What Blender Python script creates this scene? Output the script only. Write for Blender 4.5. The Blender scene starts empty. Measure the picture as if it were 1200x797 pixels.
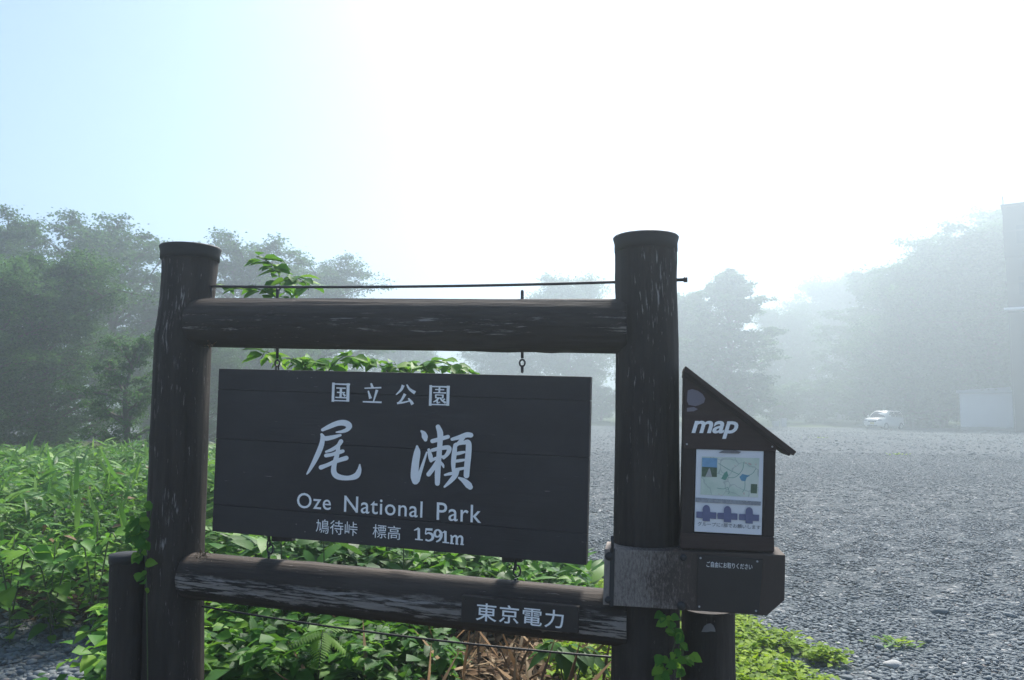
import bpy, bmesh, math, random
import numpy as np
from mathutils import Vector, Matrix, noise as mnoise

rnd = random.Random(7)
rng = np.random.default_rng(7)
scene = bpy.context.scene
COL = scene.collection
PI = math.pi
rad = math.radians

# ------------------------------------------------------------------ camera
FPX = 915.0                      # focal length in photo pixels (photo 1200 x 797)
PITCH, ROLL = rad(5.0), rad(0.4)
cam_d = bpy.data.cameras.new("camera")
cam = bpy.data.objects.new("camera", cam_d)
COL.objects.link(cam)
cam_d.sensor_width = 36.0
cam_d.lens = 36.0 * FPX / 1200.0
cam_d.clip_start = 0.05
cam_d.clip_end = 3000.0
CAM = Vector((0, 0, 1.5))
RC = Matrix.Rotation(PI / 2 + PITCH, 3, 'X') @ Matrix.Rotation(ROLL, 3, 'Z')
cam.matrix_world = Matrix.Translation(CAM) @ RC.to_4x4()
scene.camera = cam

# ------------------------------------------------------------------ sky, sun, exposure
SUN_EL = rad(49.0)
SUN_AZ = rad(19.0)# azimuth to the right of +Y
world = bpy.data.worlds.new("World")
scene.world = world
world.use_nodes = True
wn = world.node_tree
wn.nodes.clear()
wo = wn.nodes.new("ShaderNodeOutputWorld")
wb = wn.nodes.new("ShaderNodeBackground")
ws = wn.nodes.new("ShaderNodeTexSky")
ws.sky_type = 'NISHITA'
ws.sun_disc = False
ws.sun_elevation = SUN_EL
ws.sun_rotation = SUN_AZ
ws.altitude = 1500
ws.air_density = 1.0
ws.dust_density = 1.4
ws.ozone_density = 1.0
SKY = 0.082
wb.inputs[1].default_value = SKY
wn.links.new(ws.outputs[0], wb.inputs[0])
wn.links.new(wb.outputs[0], wo.inputs[0])

sun_d = bpy.data.lights.new("sun", 'SUN')
sun_d.energy = 3.6
sun_d.angle = rad(10.0)
sun_d.color = (1.0, 0.95, 0.87)
sun = bpy.data.objects.new("sun", sun_d)
COL.objects.link(sun)
sdir = Vector((math.sin(SUN_AZ) * math.cos(SUN_EL), math.cos(SUN_AZ) * math.cos(SUN_EL), math.sin(SUN_EL)))
sun.rotation_euler = sdir.to_track_quat('Z', 'Y').to_euler()
sun.location = (10, 30, 40)

vs = scene.view_settings
vs.view_transform = 'Standard'
vs.look = 'None'
vs.exposure = 1.6
vs.gamma = 1.0
vs.use_curve_mapping = False
scene.render.engine = 'CYCLES'
scene.cycles.volume_bounces = 3
scene.cycles.max_bounces = 8
scene.cycles.transparent_max_bounces = 8
HAZE_DENSITY = 0.0108
HAZE_G = 0.69
HAZE_COLOR = (0.56, 0.635, 0.67, 1)

# ------------------------------------------------------------------ helpers
def ray(px, py):
    return (RC @ Vector(((px - 600.0) / FPX, (398.5 - py) / FPX, -1.0)))

def at(px, py, Y):
    """world point seen at photo pixel (px,py) at distance Y in front of the camera"""
    d = ray(px, py)
    return CAM + d * (Y / d.y)

class Plane:
    def __init__(self, p, n):
        self.p, self.n = Vector(p), Vector(n).normalized()
    def hit(self, px, py, off=0.0):
        d = ray(px, py)
        p = self.p + self.n * off
        return CAM + d * ((p - CAM).dot(self.n) / d.dot(self.n))

def link(name, me, mat=None, parent=None, base=(0, 0, 0)):
    """link a mesh whose coordinates are in world space; its origin goes to base"""
    o = bpy.data.objects.new(name, me)
    COL.objects.link(o)
    if mat is not None and len(me.materials) == 0:
        me.materials.append(mat)
    if parent is not None:
        o.parent = parent
        me.transform(Matrix.Translation(-Vector(parent_base(parent))))
    else:
        me.transform(Matrix.Translation(-Vector(base)))
        o.location = base
    return o

def parent_base(o):
    p = Vector((0, 0, 0))
    while o is not None:
        p += o.location
        o = o.parent
    return p

def thing(name, label, cat, loc=(0, 0, 0), group=None):
    o = bpy.data.objects.new(name, None)
    COL.objects.link(o)
    o.empty_display_size = 0.1
    o.location = loc
    return tag(o, label, cat, group)

def tag(o, label=None, cat=None, group=None, kind=None):
    if label: o['label'] = label
    if cat: o['category'] = cat
    if group: o['group'] = group
    if kind: o['kind'] = kind
    return o

def mesh_np(name, V, F, smooth=True, attrs=None, uv=None):
    """V (n,3), F (m,k) all faces with k corners"""
    V = np.asarray(V, dtype=np.float32); F = np.asarray(F, dtype=np.int32)
    me = bpy.data.meshes.new(name)
    m, k = F.shape
    me.vertices.add(len(V)); me.vertices.foreach_set("co", V.ravel())
    me.loops.add(m * k); me.loops.foreach_set("vertex_index", F.ravel())
    me.polygons.add(m)
    me.polygons.foreach_set("loop_start", np.arange(0, m * k, k, dtype=np.int32))
    if smooth:
        me.polygons.foreach_set("use_smooth", np.ones(m, dtype=bool))
    if uv is not None:
        l = me.uv_layers.new(name="UVMap")
        l.data.foreach_set("uv", np.asarray(uv, dtype=np.float32).ravel())
    for a, arr in (attrs or {}).items():
        at_ = me.attributes.new(a, 'FLOAT', 'POINT')
        at_.data.foreach_set("value", np.asarray(arr, dtype=np.float32))
    me.update(calc_edges=True)
    me.validate()
    return me

def norm(a):
    return a / np.maximum(np.linalg.norm(a, axis=-1, keepdims=True), 1e-9)

def scatter(name, proto, pos, axis, nrm, scale, tone=None):
    """merge N copies of proto (V,F) placed at pos, with +Y along axis and +Z near nrm"""
    pv, pf = proto
    N = len(pos)
    y = norm(axis); x = norm(np.cross(y, nrm)); z = np.cross(x, y)
    s = np.asarray(scale, dtype=float)
    if s.ndim == 1: s = np.repeat(s[:, None], 3, 1)
    V = (pos[:, None, :] + (pv[None, :, 0:1] * s[:, None, 0:1]) * x[:, None, :]
         + (pv[None, :, 1:2] * s[:, None, 1:2]) * y[:, None, :]
         + (pv[None, :, 2:3] * s[:, None, 2:3]) * z[:, None, :])
    F = pf[None] + (np.arange(N) * len(pv))[:, None, None]
    at_ = None
    if tone is not None:
        at_ = {"tone": np.repeat(tone, len(pv))}
    return mesh_np(name, V.reshape(-1, 3), F.reshape(-1, pf.shape[1]), True, at_)

def leaf_proto(w=0.3, stations=((0.35, 1.0, ), (0.7, 0.75)), curl=0.25, fold=0.12, wave=0.0):
    """triangles; leaf of unit length along +Y, lying in XY, drooping to -Z"""
    V = [(0, 0, 0)]
    for t, k in stations:
        zc = -curl * t * t
        V += [(-w * k, t, zc + fold * k * w / 0.3 + wave), (0, t, zc), (w * k, t, zc + fold * k * w / 0.3 - wave)]
    V.append((0, 1, -curl))
    F = [(0, 2, 1), (0, 3, 2)]
    n = len(stations)
    for i in range(n - 1):
        a, b = 1 + 3 * i, 4 + 3 * i
        F += [(a, a + 1, b + 1), (a, b + 1, b), (a + 1, a + 2, b + 2), (a + 1, b + 2, b + 1)]
    a, e = 1 + 3 * (n - 1), len(V) - 1
    F += [(a, a + 1, e), (a + 1, a + 2, e)]
    return np.array(V, float), np.array(F, int)

OVATE = leaf_proto(0.36, ((0.15, 0.75), (0.4, 1.0), (0.72, 0.62)), 0.22, 0.10)
OVATE_LO = leaf_proto(0.34, ((0.35, 1.0), (0.72, 0.6)), 0.22, 0.10)
BLADE = leaf_proto(0.085, ((0.2, 0.8), (0.5, 1.0), (0.8, 0.62)), 0.35, 0.03)
LANCE = leaf_proto(0.16, ((0.3, 1.0), (0.65, 0.8)), 0.3, 0.08)
LANCE_LO = leaf_proto(0.17, ((0.42, 1.0),), 0.3, 0.08)
BLADE_LO = leaf_proto(0.085, ((0.3, 0.95), (0.68, 0.85)), 0.35, 0.03)
OVATE_MIN = leaf_proto(0.36, ((0.45, 1.0),), 0.22, 0.10)
DIAMOND = (np.array([(0, 0, 0), (-0.33, 0.45, 0.06), (0, 1, -0.12), (0.33, 0.45, 0.06)], float), np.array([(0, 1, 2), (0, 2, 3)]))

# ------------------------------------------------------------------ node helper
class NT:
    def __init__(self, name):
        self.m = bpy.data.materials.new(name)
        self.m.use_nodes = True
        self.t = self.m.node_tree
        self.t.nodes.clear()
        self.out = self.t.nodes.new("ShaderNodeOutputMaterial")
    def n(self, typ, props=None, **ins):
        nd = self.t.nodes.new("ShaderNode" + typ)
        for k, v in (props or {}).items(): setattr(nd, k, v)
        for k, v in ins.items():
            key = int(k[1:]) if k[0] == 'i' and k[1:].isdigit() else k.replace('_', ' ')
            self.set(nd.inputs[key], v)
        return nd
    def set(self, sock, v):
        if isinstance(v, bpy.types.NodeSocket): self.t.links.new(v, sock)
        elif isinstance(v, bpy.types.Node): self.t.links.new(v.outputs[0], sock)
        else:
            if sock.type == 'RGBA' and len(v) == 3: v = (*v, 1)
            sock.default_value = v
    def ramp(self, fac, stops, interp='LINEAR'):
        r = self.t.nodes.new("ShaderNodeValToRGB")
        r.color_ramp.interpolation = interp
        el = r.color_ramp.elements
        while len(el) < len(stops): el.new(0.5)
        for e, (p, c) in zip(el, stops):
            e.position = p
            e.color = (c, c, c, 1) if isinstance(c, (int, float)) else (*c, 1)
        self.set(r.inputs[0], fac)
        return r.outputs[0]
    def noise(self, vec, scale=5, detail=4, rough=0.6, dist=0.0):
        return self.n("TexNoise", None, Vector=vec, Scale=scale, Detail=detail, Roughness=rough, Distortion=dist).outputs[0]
    def map(self, vec, scale=(1, 1, 1), loc=(0, 0, 0)):
        return self.n("Mapping", None, Vector=vec, Scale=scale, Location=loc).outputs[0]
    def mix(self, f, a, b):
        nd = self.t.nodes.new("ShaderNodeMix"); nd.data_type = 'RGBA'
        self.set(nd.inputs[0], f); self.set(nd.inputs[6], a); self.set(nd.inputs[7], b)
        return nd.outputs[2]
    def math(self, op, a, b=0.0):
        nd = self.t.nodes.new("ShaderNodeMath"); nd.operation = op
        self.set(nd.inputs[0], a); self.set(nd.inputs[1], b)
        return nd.outputs[0]
    def bump(self, h, strength=0.4, dist=0.01):
        return self.n("Bump", None, Height=h, Strength=strength, Distance=dist).outputs[0]
    def bsdf(self, color, rough=0.7, normal=None, spec=0.4, metal=0.0):
        b = self.n("BsdfPrincipled", None, Base_Color=color, Roughness=rough, Metallic=metal)
        b.inputs["Specular IOR Level"].default_value = spec
        if normal is not None: self.set(b.inputs["Normal"], normal)
        self.t.links.new(b.outputs[0], self.out.inputs[0])
        return b
    def uv(self, name="UVMap"):
        return self.n("UVMap", {"uv_map": name}).outputs[0]
    def obj(self):
        return self.n("TexCoord").outputs["Object"]
    def pos(self):
        return self.n("NewGeometry").outputs["Position"]
    def attr(self, name):
        return self.n("Attribute", {"attribute_name": name}).outputs["Fac"]

# ------------------------------------------------------------------ materials
def log_mat(name, base=(0.031, 0.024, 0.020), flake=(0.36, 0.325, 0.30), thr=0.66, band=None, seed=0.0, grey=0.0):
    """dark paint over a log; UV u round the log, v along it (metres)"""
    t = NT(name)
    uv = t.uv()
    g = t.noise(t.map(uv, (60, 5, 1), (seed, seed, 0)), 1.0, 6, 0.65)
    g2 = t.noise(t.map(uv, (14, 1.6, 1), (seed + 3, 0, 0)), 1.0, 3, 0.6)
    big = t.noise(t.map(uv, (4, 1.2, 1), (seed, 5, 0)), 1.0, 3, 0.6)
    col = t.mix(g, tuple(c * 0.75 for c in base), tuple(c * 1.5 for c in base))
    # old greyed paint in broad patches
    col = t.mix(t.ramp(g2, [(0.45, 0.0), (0.75, 0.55 + grey)]), col, (0.085, 0.068, 0.056))
    # bare flecks
    fl = t.noise(t.map(uv, (110, 11, 1), (seed + 7, 1, 0)), 1.0, 7, 0.68, 0.4)
    fl = t.math('ADD', fl, t.math('MULTIPLY', t.math('SUBTRACT', big, 0.5), 0.55))
    flm = t.ramp(fl, [(thr, 0.0), (thr + 0.06, 0.9)])
    col = t.mix(flm, col, flake)
    h = t.math('SUBTRACT', g, t.math('MULTIPLY', flm, 0.6))
    if band is not None:
        lo, hi, amt = band
        ang = t.n("SeparateXYZ", None, Vector=t.uv("Angle")).outputs[0]
        wob = t.noise(t.map(uv, (9, 2.6, 1), (seed + 11, 0, 0)), 1.0, 8, 0.7)
        a = t.math('ADD', ang, t.math('MULTIPLY', t.math('SUBTRACT', wob, 0.5), 0.20))
        m = t.math('MULTIPLY', t.ramp(a, [(lo, 0.0), (lo + 0.03, 1.0)]), t.ramp(a, [(hi - 0.008, 1.0), (hi, 0.0)]))
        tx = t.noise(t.map(uv, (110, 8, 1), (seed + 17, 2, 0)), 1.0, 7, 0.72)
        tx2 = t.noise(t.map(uv, (45, 3.5, 1), (seed + 23, 2, 0)), 1.0, 6, 0.68, 0.4)
        bm_ = t.math('MULTIPLY', m, t.ramp(t.math('ADD', t.math('MULTIPLY', tx, 0.5), t.math('MULTIPLY', tx2, 0.5)), [(0.53 - amt, 0.0), (0.57 - amt, 1.0)]))
        col = t.mix(bm_, col, t.mix(tx, (0.10, 0.085, 0.075), (0.44, 0.40, 0.36)))
        # upper face: brown-grey weathered paint
        up = t.ramp(a, [(lo - 0.16, 0.75), (lo + 0.04, 0.05)])
        col = t.mix(t.math('MULTIPLY', up, t.ramp(tx, [(0.35, 0.1), (0.7, 0.8)])), col, (0.125, 0.098, 0.078))
        h = t.math('SUBTRACT', h, t.math('MULTIPLY', bm_, 0.5))
    t.bsdf(col, t.ramp(g, [(0.2, 0.68), (0.9, 0.9)]), t.bump(h, 0.8, 0.008), 0.25)
    return t.m

M = {}
M['post'] = log_mat("post_paint", thr=0.635, seed=1.3)
M['post_dark'] = log_mat("post_paint_dark", base=(0.026, 0.020, 0.017), thr=0.655, seed=8.1)
M['beam_top'] = log_mat("beam_paint_top", base=(0.026, 0.020, 0.017), thr=0.70, band=(0.19, 0.315, -0.015), seed=3.7)
M['beam_low'] = log_mat("beam_paint_low", base=(0.026, 0.020, 0.017), thr=0.70, band=(0.20, 0.335, 0.065), seed=5.2, grey=0.2)

def plank_mat():
    t = NT("sign_plank_paint")
    uv = t.uv()
    rv = t.n("ObjectInfo").outputs["Random"]
    off = t.n("CombineXYZ", None, X=t.math('MULTIPLY', rv, 7.0), Y=t.math('MULTIPLY', rv, 3.0)).outputs[0]
    uvo = t.n("VectorMath", {"operation": 'ADD'}, i0=uv, i1=off).outputs[0]
    g = t.noise(t.map(uvo, (4, 70, 1)), 1.0, 6, 0.6)
    b = t.noise(t.map(uvo, (3, 5, 1)), 1.0, 4, 0.6)
    col = t.mix(g, (0.022, 0.0175, 0.0175), (0.037, 0.030, 0.030))
    col = t.mix(t.ramp(b, [(0.4, 0.0), (0.75, 0.35)]), col, (0.062, 0.055, 0.056))
    sc = t.noise(t.map(uvo, (10, 120, 1), (2, 1, 0)), 1.0, 4, 0.65, 0.4)
    sc = t.math('ADD', sc, t.math('MULTIPLY', t.math('SUBTRACT', b, 0.5), 0.4))
    m = t.ramp(sc, [(0.725, 0.0), (0.76, 0.8)])
    col = t.mix(m, col, (0.24, 0.22, 0.21))
    sp = t.n("TexVoronoi", None, Vector=t.map(uvo, (14, 17, 1)), Scale=1.0).outputs[0]
    col = t.mix(t.math('MULTIPLY', t.ramp(sp, [(0.03, 0.6), (0.045, 0.0)]), t.ramp(b, [(0.5, 0.0), (0.6, 1.0)])), col, (0.3, 0.28, 0.27))
    t.bsdf(col, t.ramp(g, [(0.2, 0.5), (0.9, 0.72)]), t.bump(t.math('SUBTRACT', g, m), 0.35, 0.003), 0.4)
    return t.m
M['plank'] = plank_mat()

def paint_mat(name, color, rough=0.55, var=0.15, scale=30, bump=0.1, chip=None, spec=0.4):
    t = NT(name)
    p = t.obj()
    n1 = t.noise(p, scale, 5, 0.6)
    n2 = t.noise(p, scale * 0.13, 3, 0.6)
    col = t.mix(n1, tuple(c * (1 - var) for c in color), tuple(min(1, c * (1 + var)) for c in color))
    col = t.mix(t.ramp(n2, [(0.35, 0.0), (0.8, var * 1.5)]), col, tuple(c * 0.6 for c in color))
    if chip:
        thr, cc = chip
        col = t.mix(t.ramp(t.noise(p, scale * 2.2, 5, 0.7, 0.5), [(thr, 0.0), (thr + 0.04, 1.0)]), col, cc)
    t.bsdf(col, rough, t.bump(n1, bump, 0.004), spec)
    return t.m
M['letter'] = paint_mat("letter_white_paint", (0.92, 0.92, 0.90), 0.6, 0.05, 60, 0.1, chip=(0.76, (0.25, 0.24, 0.25)))
M['iron'] = paint_mat("black_iron", (0.028, 0.027, 0.028), 0.5, 0.3, 60, 0.3, chip=(0.68, (0.07, 0.045, 0.035)))
M['cap'] = paint_mat("post_cap_metal", (0.026, 0.023, 0.022), 0.7, 0.25, 12, 0.15, spec=0.5)
M['plate'] = paint_mat("plate_brown", (0.027, 0.021, 0.019), 0.45, 0.2, 14, 0.1)
M['map_wood'] = None
M['white'] = paint_mat("white_enamel", (0.78, 0.78, 0.79), 0.4, 0.04, 8, 0.02)
M['galv'] = paint_mat("galvanised_screw", (0.42, 0.42, 0.43), 0.4, 0.2, 60, 0.1)

def weather_board(name, base, pale, thr, side=0.0, seed=0.0, grain=(3, 60, 1), fine=(85, 60, 1)):
    t = NT(name)
    uv = t.uv()
    g = t.noise(t.map(uv, grain, (seed, seed, 0)), 1.0, 6, 0.62)
    b = t.noise(t.map(uv, (5, 4, 1), (seed, 2, 0)), 1.0, 5, 0.65)
    f = t.noise(t.map(uv, fine, (seed, 4, 0)), 1.0, 8, 0.82)
    u = t.n("SeparateXYZ", None, Vector=uv).outputs[0]
    col = t.mix(g, tuple(c * 0.75 for c in base), tuple(c * 1.35 for c in base))
    w = t.math('ADD', t.math('MULTIPLY', b, 0.38), t.math('MULTIPLY', f, 0.74))
    if side: w = t.math('SUBTRACT', w, t.math('MULTIPLY', u, side))
    m = t.ramp(w, [(thr, 0.0), (thr + 0.16, 1.0)])
    col = t.mix(m, col, t.mix(f, tuple(c * 0.5 for c in pale), pale))
    t.bsdf(col, 0.75, t.bump(t.math('ADD', g, t.math('MULTIPLY', f, 0.5)), 0.5, 0.004), 0.3)
    return t.m
M['map_wood'] = weather_board("map_box_wood", (0.034, 0.024, 0.020), (0.15, 0.12, 0.105), 0.72, 0, 2.0, (60, 4, 1))
M['gable'] = weather_board("map_gable_wood", (0.048, 0.030, 0.025), (0.15, 0.12, 0.105), 0.74, 0, 4.0)
M['cross'] = weather_board("crossbeam_wood", (0.058, 0.042, 0.034), (0.30, 0.26, 0.23), 0.36, 0.72, 6.0, (30, 4, 1), (150, 45, 1))

def leaf_mat(name, dark, mid, light, trans=0.4, rough=0.45, gloss=0.35):
    gloss *= 0.55; rough += 0.12
    t = NT(name)
    tone = t.attr("tone")
    n = t.noise(t.pos(), 9.0, 3, 0.6)
    f = t.math('ADD', tone, t.math('MULTIPLY', t.math('SUBTRACT', n, 0.5), 0.35))
    col = t.ramp(f, [(0.08, dark), (0.5, mid), (0.95, light)])
    b = t.n("BsdfPrincipled", None, Base_Color=col, Roughness=rough)
    b.inputs["Specular IOR Level"].default_value = gloss
    tc = t.mix(0.5, col, t.mix(0.5, col, light))
    tr = t.n("BsdfTranslucent", None, Color=tc)
    mx = t.n("MixShader", None, i0=trans, i1=b.outputs[0], i2=tr.outputs[0])
    t.t.links.new(mx.outputs[0], t.out.inputs[0])
    return t.m
M['leaf_tree'] = leaf_mat("tree_leaves", (0.024, 0.064, 0.018), (0.055, 0.135, 0.032), (0.10, 0.20, 0.05), 0.5, 0.55, 0.2)
M['leaf_weed'] = leaf_mat("weed_leaves", (0.020, 0.085, 0.010), (0.065, 0.21, 0.018), (0.20, 0.38, 0.032), 0.45, 0.42, 0.4)
M['leaf_sasa'] = leaf_mat("sasa_leaves", (0.020, 0.08, 0.012), (0.065, 0.20, 0.024), (0.20, 0.36, 0.055), 0.42, 0.38, 0.45)
M['leaf_low'] = leaf_mat("low_weed_leaves", (0.09, 0.17, 0.008), (0.18, 0.31, 0.012), (0.32, 0.44, 0.02), 0.42, 0.5, 0.3)
M['leaf_dry'] = leaf_mat("dry_leaves", (0.07, 0.040, 0.022), (0.16, 0.10, 0.055), (0.30, 0.23, 0.15), 0.2, 0.7, 0.2)
M['stem'] = paint_mat("green_stem", (0.07, 0.11, 0.035), 0.6, 0.3, 20, 0.1)
M['twig'] = paint_mat("brown_twig", (0.10, 0.07, 0.05), 0.8, 0.3, 25, 0.2)
M['bark'] = paint_mat("tree_bark", (0.085, 0.072, 0.06), 0.9, 0.35, 6, 0.5)

def gravel_ground_mat():
    t = NT("gravel_ground")
    p = t.pos()
    soil = t.attr("soil")
    grass = t.attr("grass")
    v1 = t.n("TexVoronoi", None, Vector=p, Scale=24.0)
    v2 = t.n("TexVoronoi", None, Vector=p, Scale=55.0)
    big = t.noise(p, 0.35, 5, 0.65)
    mid = t.noise(p, 3.0, 5, 0.65)
    c1 = t.ramp(t.n("SeparateColor", None, Color=v1.outputs["Color"]).outputs[0],
                [(0.0, (0.072, 0.086, 0.094)), (0.55, (0.113, 0.132, 0.142)), (0.86, (0.18, 0.19, 0.197)), (1.0, (0.42, 0.42, 0.41))])
    c1 = t.mix(t.ramp(big, [(0.35, 0.0), (0.7, 0.45)]), c1, (0.115, 0.125, 0.135))
    c1 = t.mix(t.ramp(mid, [(0.55, 0.0), (0.8, 0.35)]), c1, (0.10, 0.11, 0.115))
    so = t.mix(t.noise(p, 30, 5, 0.7), (0.030, 0.022, 0.014), (0.085, 0.062, 0.042))
    gr = t.mix(t.noise(p, 14, 5, 0.7), (0.05, 0.085, 0.025), (0.12, 0.16, 0.05))
    edge = t.math('ADD', soil, t.math('MULTIPLY', t.math('SUBTRACT', t.noise(p, 7, 4, 0.65), 0.5), 0.9))
    col = t.mix(t.ramp(edge, [(0.42, 0.0), (0.6, 1.0)]), c1, so)
    ge = t.math('ADD', grass, t.math('MULTIPLY', t.math('SUBTRACT', t.noise(p, 1.2, 4, 0.65), 0.5), 0.8))
    col = t.mix(t.ramp(ge, [(0.4, 0.0), (0.65, 1.0)]), col, gr)
    h = t.math('SUBTRACT', t.math('MULTIPLY', v1.outputs[0], -1.0), t.math('MULTIPLY', v2.outputs[0], 0.5))
    t.bsdf(col, 0.95, t.bump(h, 1.0, 0.03), 0.05)
    return t.m
M['ground'] = gravel_ground_mat()

def pebble_mat():
    t = NT("pebble_stone")
    tone = t.attr("tone")
    p = t.pos()
    n = t.noise(p, 90, 4, 0.65)
    col = t.ramp(tone, [(0.0, (0.112, 0.134, 0.148)), (0.35, (0.138, 0.162, 0.176)), (0.7, (0.172, 0.198, 0.211)), (0.86, (0.24, 0.265, 0.275)),
                        (0.93, (0.20, 0.165, 0.145)), (0.97, (0.36, 0.36, 0.35)), (1.0, (0.58, 0.57, 0.55))])
    col = t.mix(t.ramp(n, [(0.3, 0.3), (0.7, 0.0)]), col, (0.08, 0.09, 0.1))
    t.bsdf(col, t.ramp(n, [(0.2, 0.65), (0.8, 0.9)]), t.bump(n, 0.3, 0.003), 0.2)
    return t.m
M['pebble'] = pebble_mat()

# ------------------------------------------------------------------ the ground
def smooth(a, b, x):
    t = np.clip((x - a) / (b - a), 0, 1)
    return t * t * (3 - 2 * t)

def verge(x, y):
    """raised soil verge under the sign and the thicket on the left (0..1)"""
    right = 0.62 + 0.10 * (y - 3.2)
    near = smooth(2.0, 2.6, y) * (1 - smooth(5.0, 8.0, y + 0.9 * np.maximum(x, 0))) * (1 - smooth(right - 0.35, right + 0.35, x)) * smooth(-2.3, -1.75, x)
    left = smooth(4.75, 5.5, y) * (1 - smooth(-0.55, 0.25, x + 0.11 * (y - 6))) * (1 - smooth(26, 34, y))
    return np.maximum(near, left)

def gz(x, y):
    x = np.asarray(x, float); y = np.asarray(y, float)
    z = 0.24 * verge(x, y)
    z = z + 0.02 * np.sin(x * 0.7 + 1) * np.sin(y * 0.45) * smooth(6, 12, y)
    z = z + 0.25 * smooth(70, 82, y) + 3 * smooth(95, 300, y)
    return z

def gp(x, y, dz=0.0):
    return Vector((x, y, float(gz(x, y)) + dz))

def axis_coords(fine, step, far, n):
    a = np.arange(-fine, fine + 1e-6, step)
    t = np.geomspace(fine + step, far, n)
    return np.concatenate([-t[::-1], a, t])
gx = axis_coords(14, 0.16, 400, 22)
gy = np.concatenate([np.linspace(-400, -4, 16), np.arange(-2.0, 16, 0.16), np.geomspace(16.2, 400, 70)])
GX, GY = np.meshgrid(gx, gy)
GZ = gz(GX, GY)
GZ += rng.normal(0, 0.006, GZ.shape) * (np.abs(GX) < 14) * (GY < 16) * (GY > -2)
nx, ny = len(gx), len(gy)
idx = np.arange(nx * ny).reshape(ny, nx)
F = np.stack([idx[:-1, :-1], idx[:-1, 1:], idx[1:, 1:], idx[1:, :-1]], -1).reshape(-1, 4)
soil_a = verge(GX, GY)
grass_a = smooth(66, 74, GY) + 0.55 * smooth(0.5, 1.0, verge(GX, GY)) * (GY > 8)
me = mesh_np("gravel_lot", np.stack([GX, GY, GZ], -1).reshape(-1, 3), F, True, {"soil": soil_a.ravel(), "grass": np.clip(grass_a, 0, 1).ravel()})
tag(link("gravel_lot", me, M['ground']), "grey gravel car park with a raised verge of soil under the sign", kind='structure')

def clump_field(x, y, k=1.3, s=0.0):
    return np.array([mnoise.noise(Vector((a * k + s, b * k, s))) for a, b in zip(x, y)])

# loose stones, real geometry close to the camera
def pebble_proto(seed):
    bm = bmesh.new()
    bmesh.ops.create_icosphere(bm, subdivisions=1, radius=1.0)
    r = random.Random(seed)
    for v in bm.verts:
        v.co *= r.uniform(0.82, 1.15)
    V = np.array([v.co[:] for v in bm.verts]); Fp = np.array([[v.index for v in f.verts] for f in bm.faces])
    bm.free()
    return V, Fp

def octa(seed):
    r = random.Random(seed)
    V = np.array([(1, 0, 0), (-1, 0, 0), (0, 1, 0), (0, -1, 0), (0, 0, 1), (0, 0, -1)], float) * 1.12
    V += np.array([[r.uniform(-.18, .18) for _ in range(3)] for _ in V])
    return V, np.array([(0, 2, 4), (2, 1, 4), (1, 3, 4), (3, 0, 4), (2, 0, 5), (1, 2, 5), (3, 1, 5), (0, 3, 5)])

def add_pebbles(name, xs, ys, size, label, lo=False):
    keep = (rng.random(len(xs)) > 1.35 * verge(xs, ys) - 0.12)
    xs, ys, size = xs[keep], ys[keep], size[keep]
    N = len(xs)
    a = rng.uniform(0, 2 * PI, N)
    axis = np.stack([np.cos(a), np.sin(a), rng.normal(0, 0.16, N)], -1)
    nrm = np.stack([rng.normal(0, 0.22, N), rng.normal(0, 0.22, N), np.ones(N)], -1)
    s = size[:, None] * np.stack([rng.uniform(0.7, 1.05, N), rng.uniform(1.0, 1.5, N), rng.uniform(0.32, 0.62, N)], -1)
    pos = np.stack([xs, ys, gz(xs, ys) + s[:, 2] * rng.uniform(0.0, 0.75, N)], -1)
    tone = np.clip(rng.beta(1.6, 2.2, N) * 0.95 + (rng.random(N) > 0.94) * rng.uniform(0.1, 0.5, N) + 0.22 * clump_field(xs, ys * 0.6, 0.55, 3) + 0.15 * clump_field(xs, ys, 2.2, 5), 0, 1)
    me = scatter(name, octa(N) if lo else pebble_proto(len(name) + N), pos, axis, nrm, s, tone)
    tag(link(name, me, M['pebble']), label, kind='stuff')

def cone_points(n, y0, y1, k0, k1, power=1.0):
    y = np.sqrt(rng.uniform(y0 ** 2, y1 ** 2, n))
    x = y * rng.uniform(k0, k1, n)
    return x, y
x1, y1 = cone_points(26000, 4.0, 6.4, 0.02, 0.76)
x2, y2 = cone_points(80000, 6.4, 28.0, 0.03, 0.70)
keep2 = rng.random(len(y2)) < np.interp(y2, [6.4, 13, 28], [1, 0.85, 0.2])
x2, y2 = x2[keep2], y2[keep2]
xx, yy = cone_points(26000, 6.4, 11.0, 0.03, 0.70)
x4, y4 = cone_points(9000, 26.0, 66.0, 0.03, 0.69)
x2, y2 = np.concatenate([x2, xx]), np.concatenate([y2, yy])
x3, y3 = rng.uniform(-3.6, -1.7, 5200), rng.uniform(3.9, 5.9, 5200)
s1 = rng.gamma(5, 0.0017, len(x1)) + 0.0045
s2 = (rng.gamma(5, 0.0019, len(x2)) + 0.0045) * np.interp(y2, [7.2, 30], [1.0, 1.5])
s3 = rng.gamma(6, 0.0021, len(x3)) + 0.005
def side_points(n, y0, y1, k0, k1):
    # thinning strip beyond the sides of the view so that the gravel has no sharp edge
    y = np.sqrt(rng.uniform(y0 ** 2, y1 ** 2, n)); u = rng.random(n) ** 1.6
    return y * (k0 + (k1 - k0) * u), y
xa, ya = side_points(11000, 3.0, 24.0, 0.72, 1.5)
xb, yb = side_points(9000, 7.0, 24.0, 0.03, -0.5)
xc, yc = side_points(5000, 2.0, 4.6, 0.25, 1.8)
xs_, ys_ = np.concatenate([xa, xb, xc]), np.concatenate([ya, yb, yc])
add_pebbles("gravel", xs_, ys_, rng.gamma(5, 0.0026, len(xs_)) + 0.005, "sparser grey gravel out to both sides of the car park", True)
add_pebbles("gravel", x1, y1, s1, "loose grey and pale pebbles in the car park nearest the map box")
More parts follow.
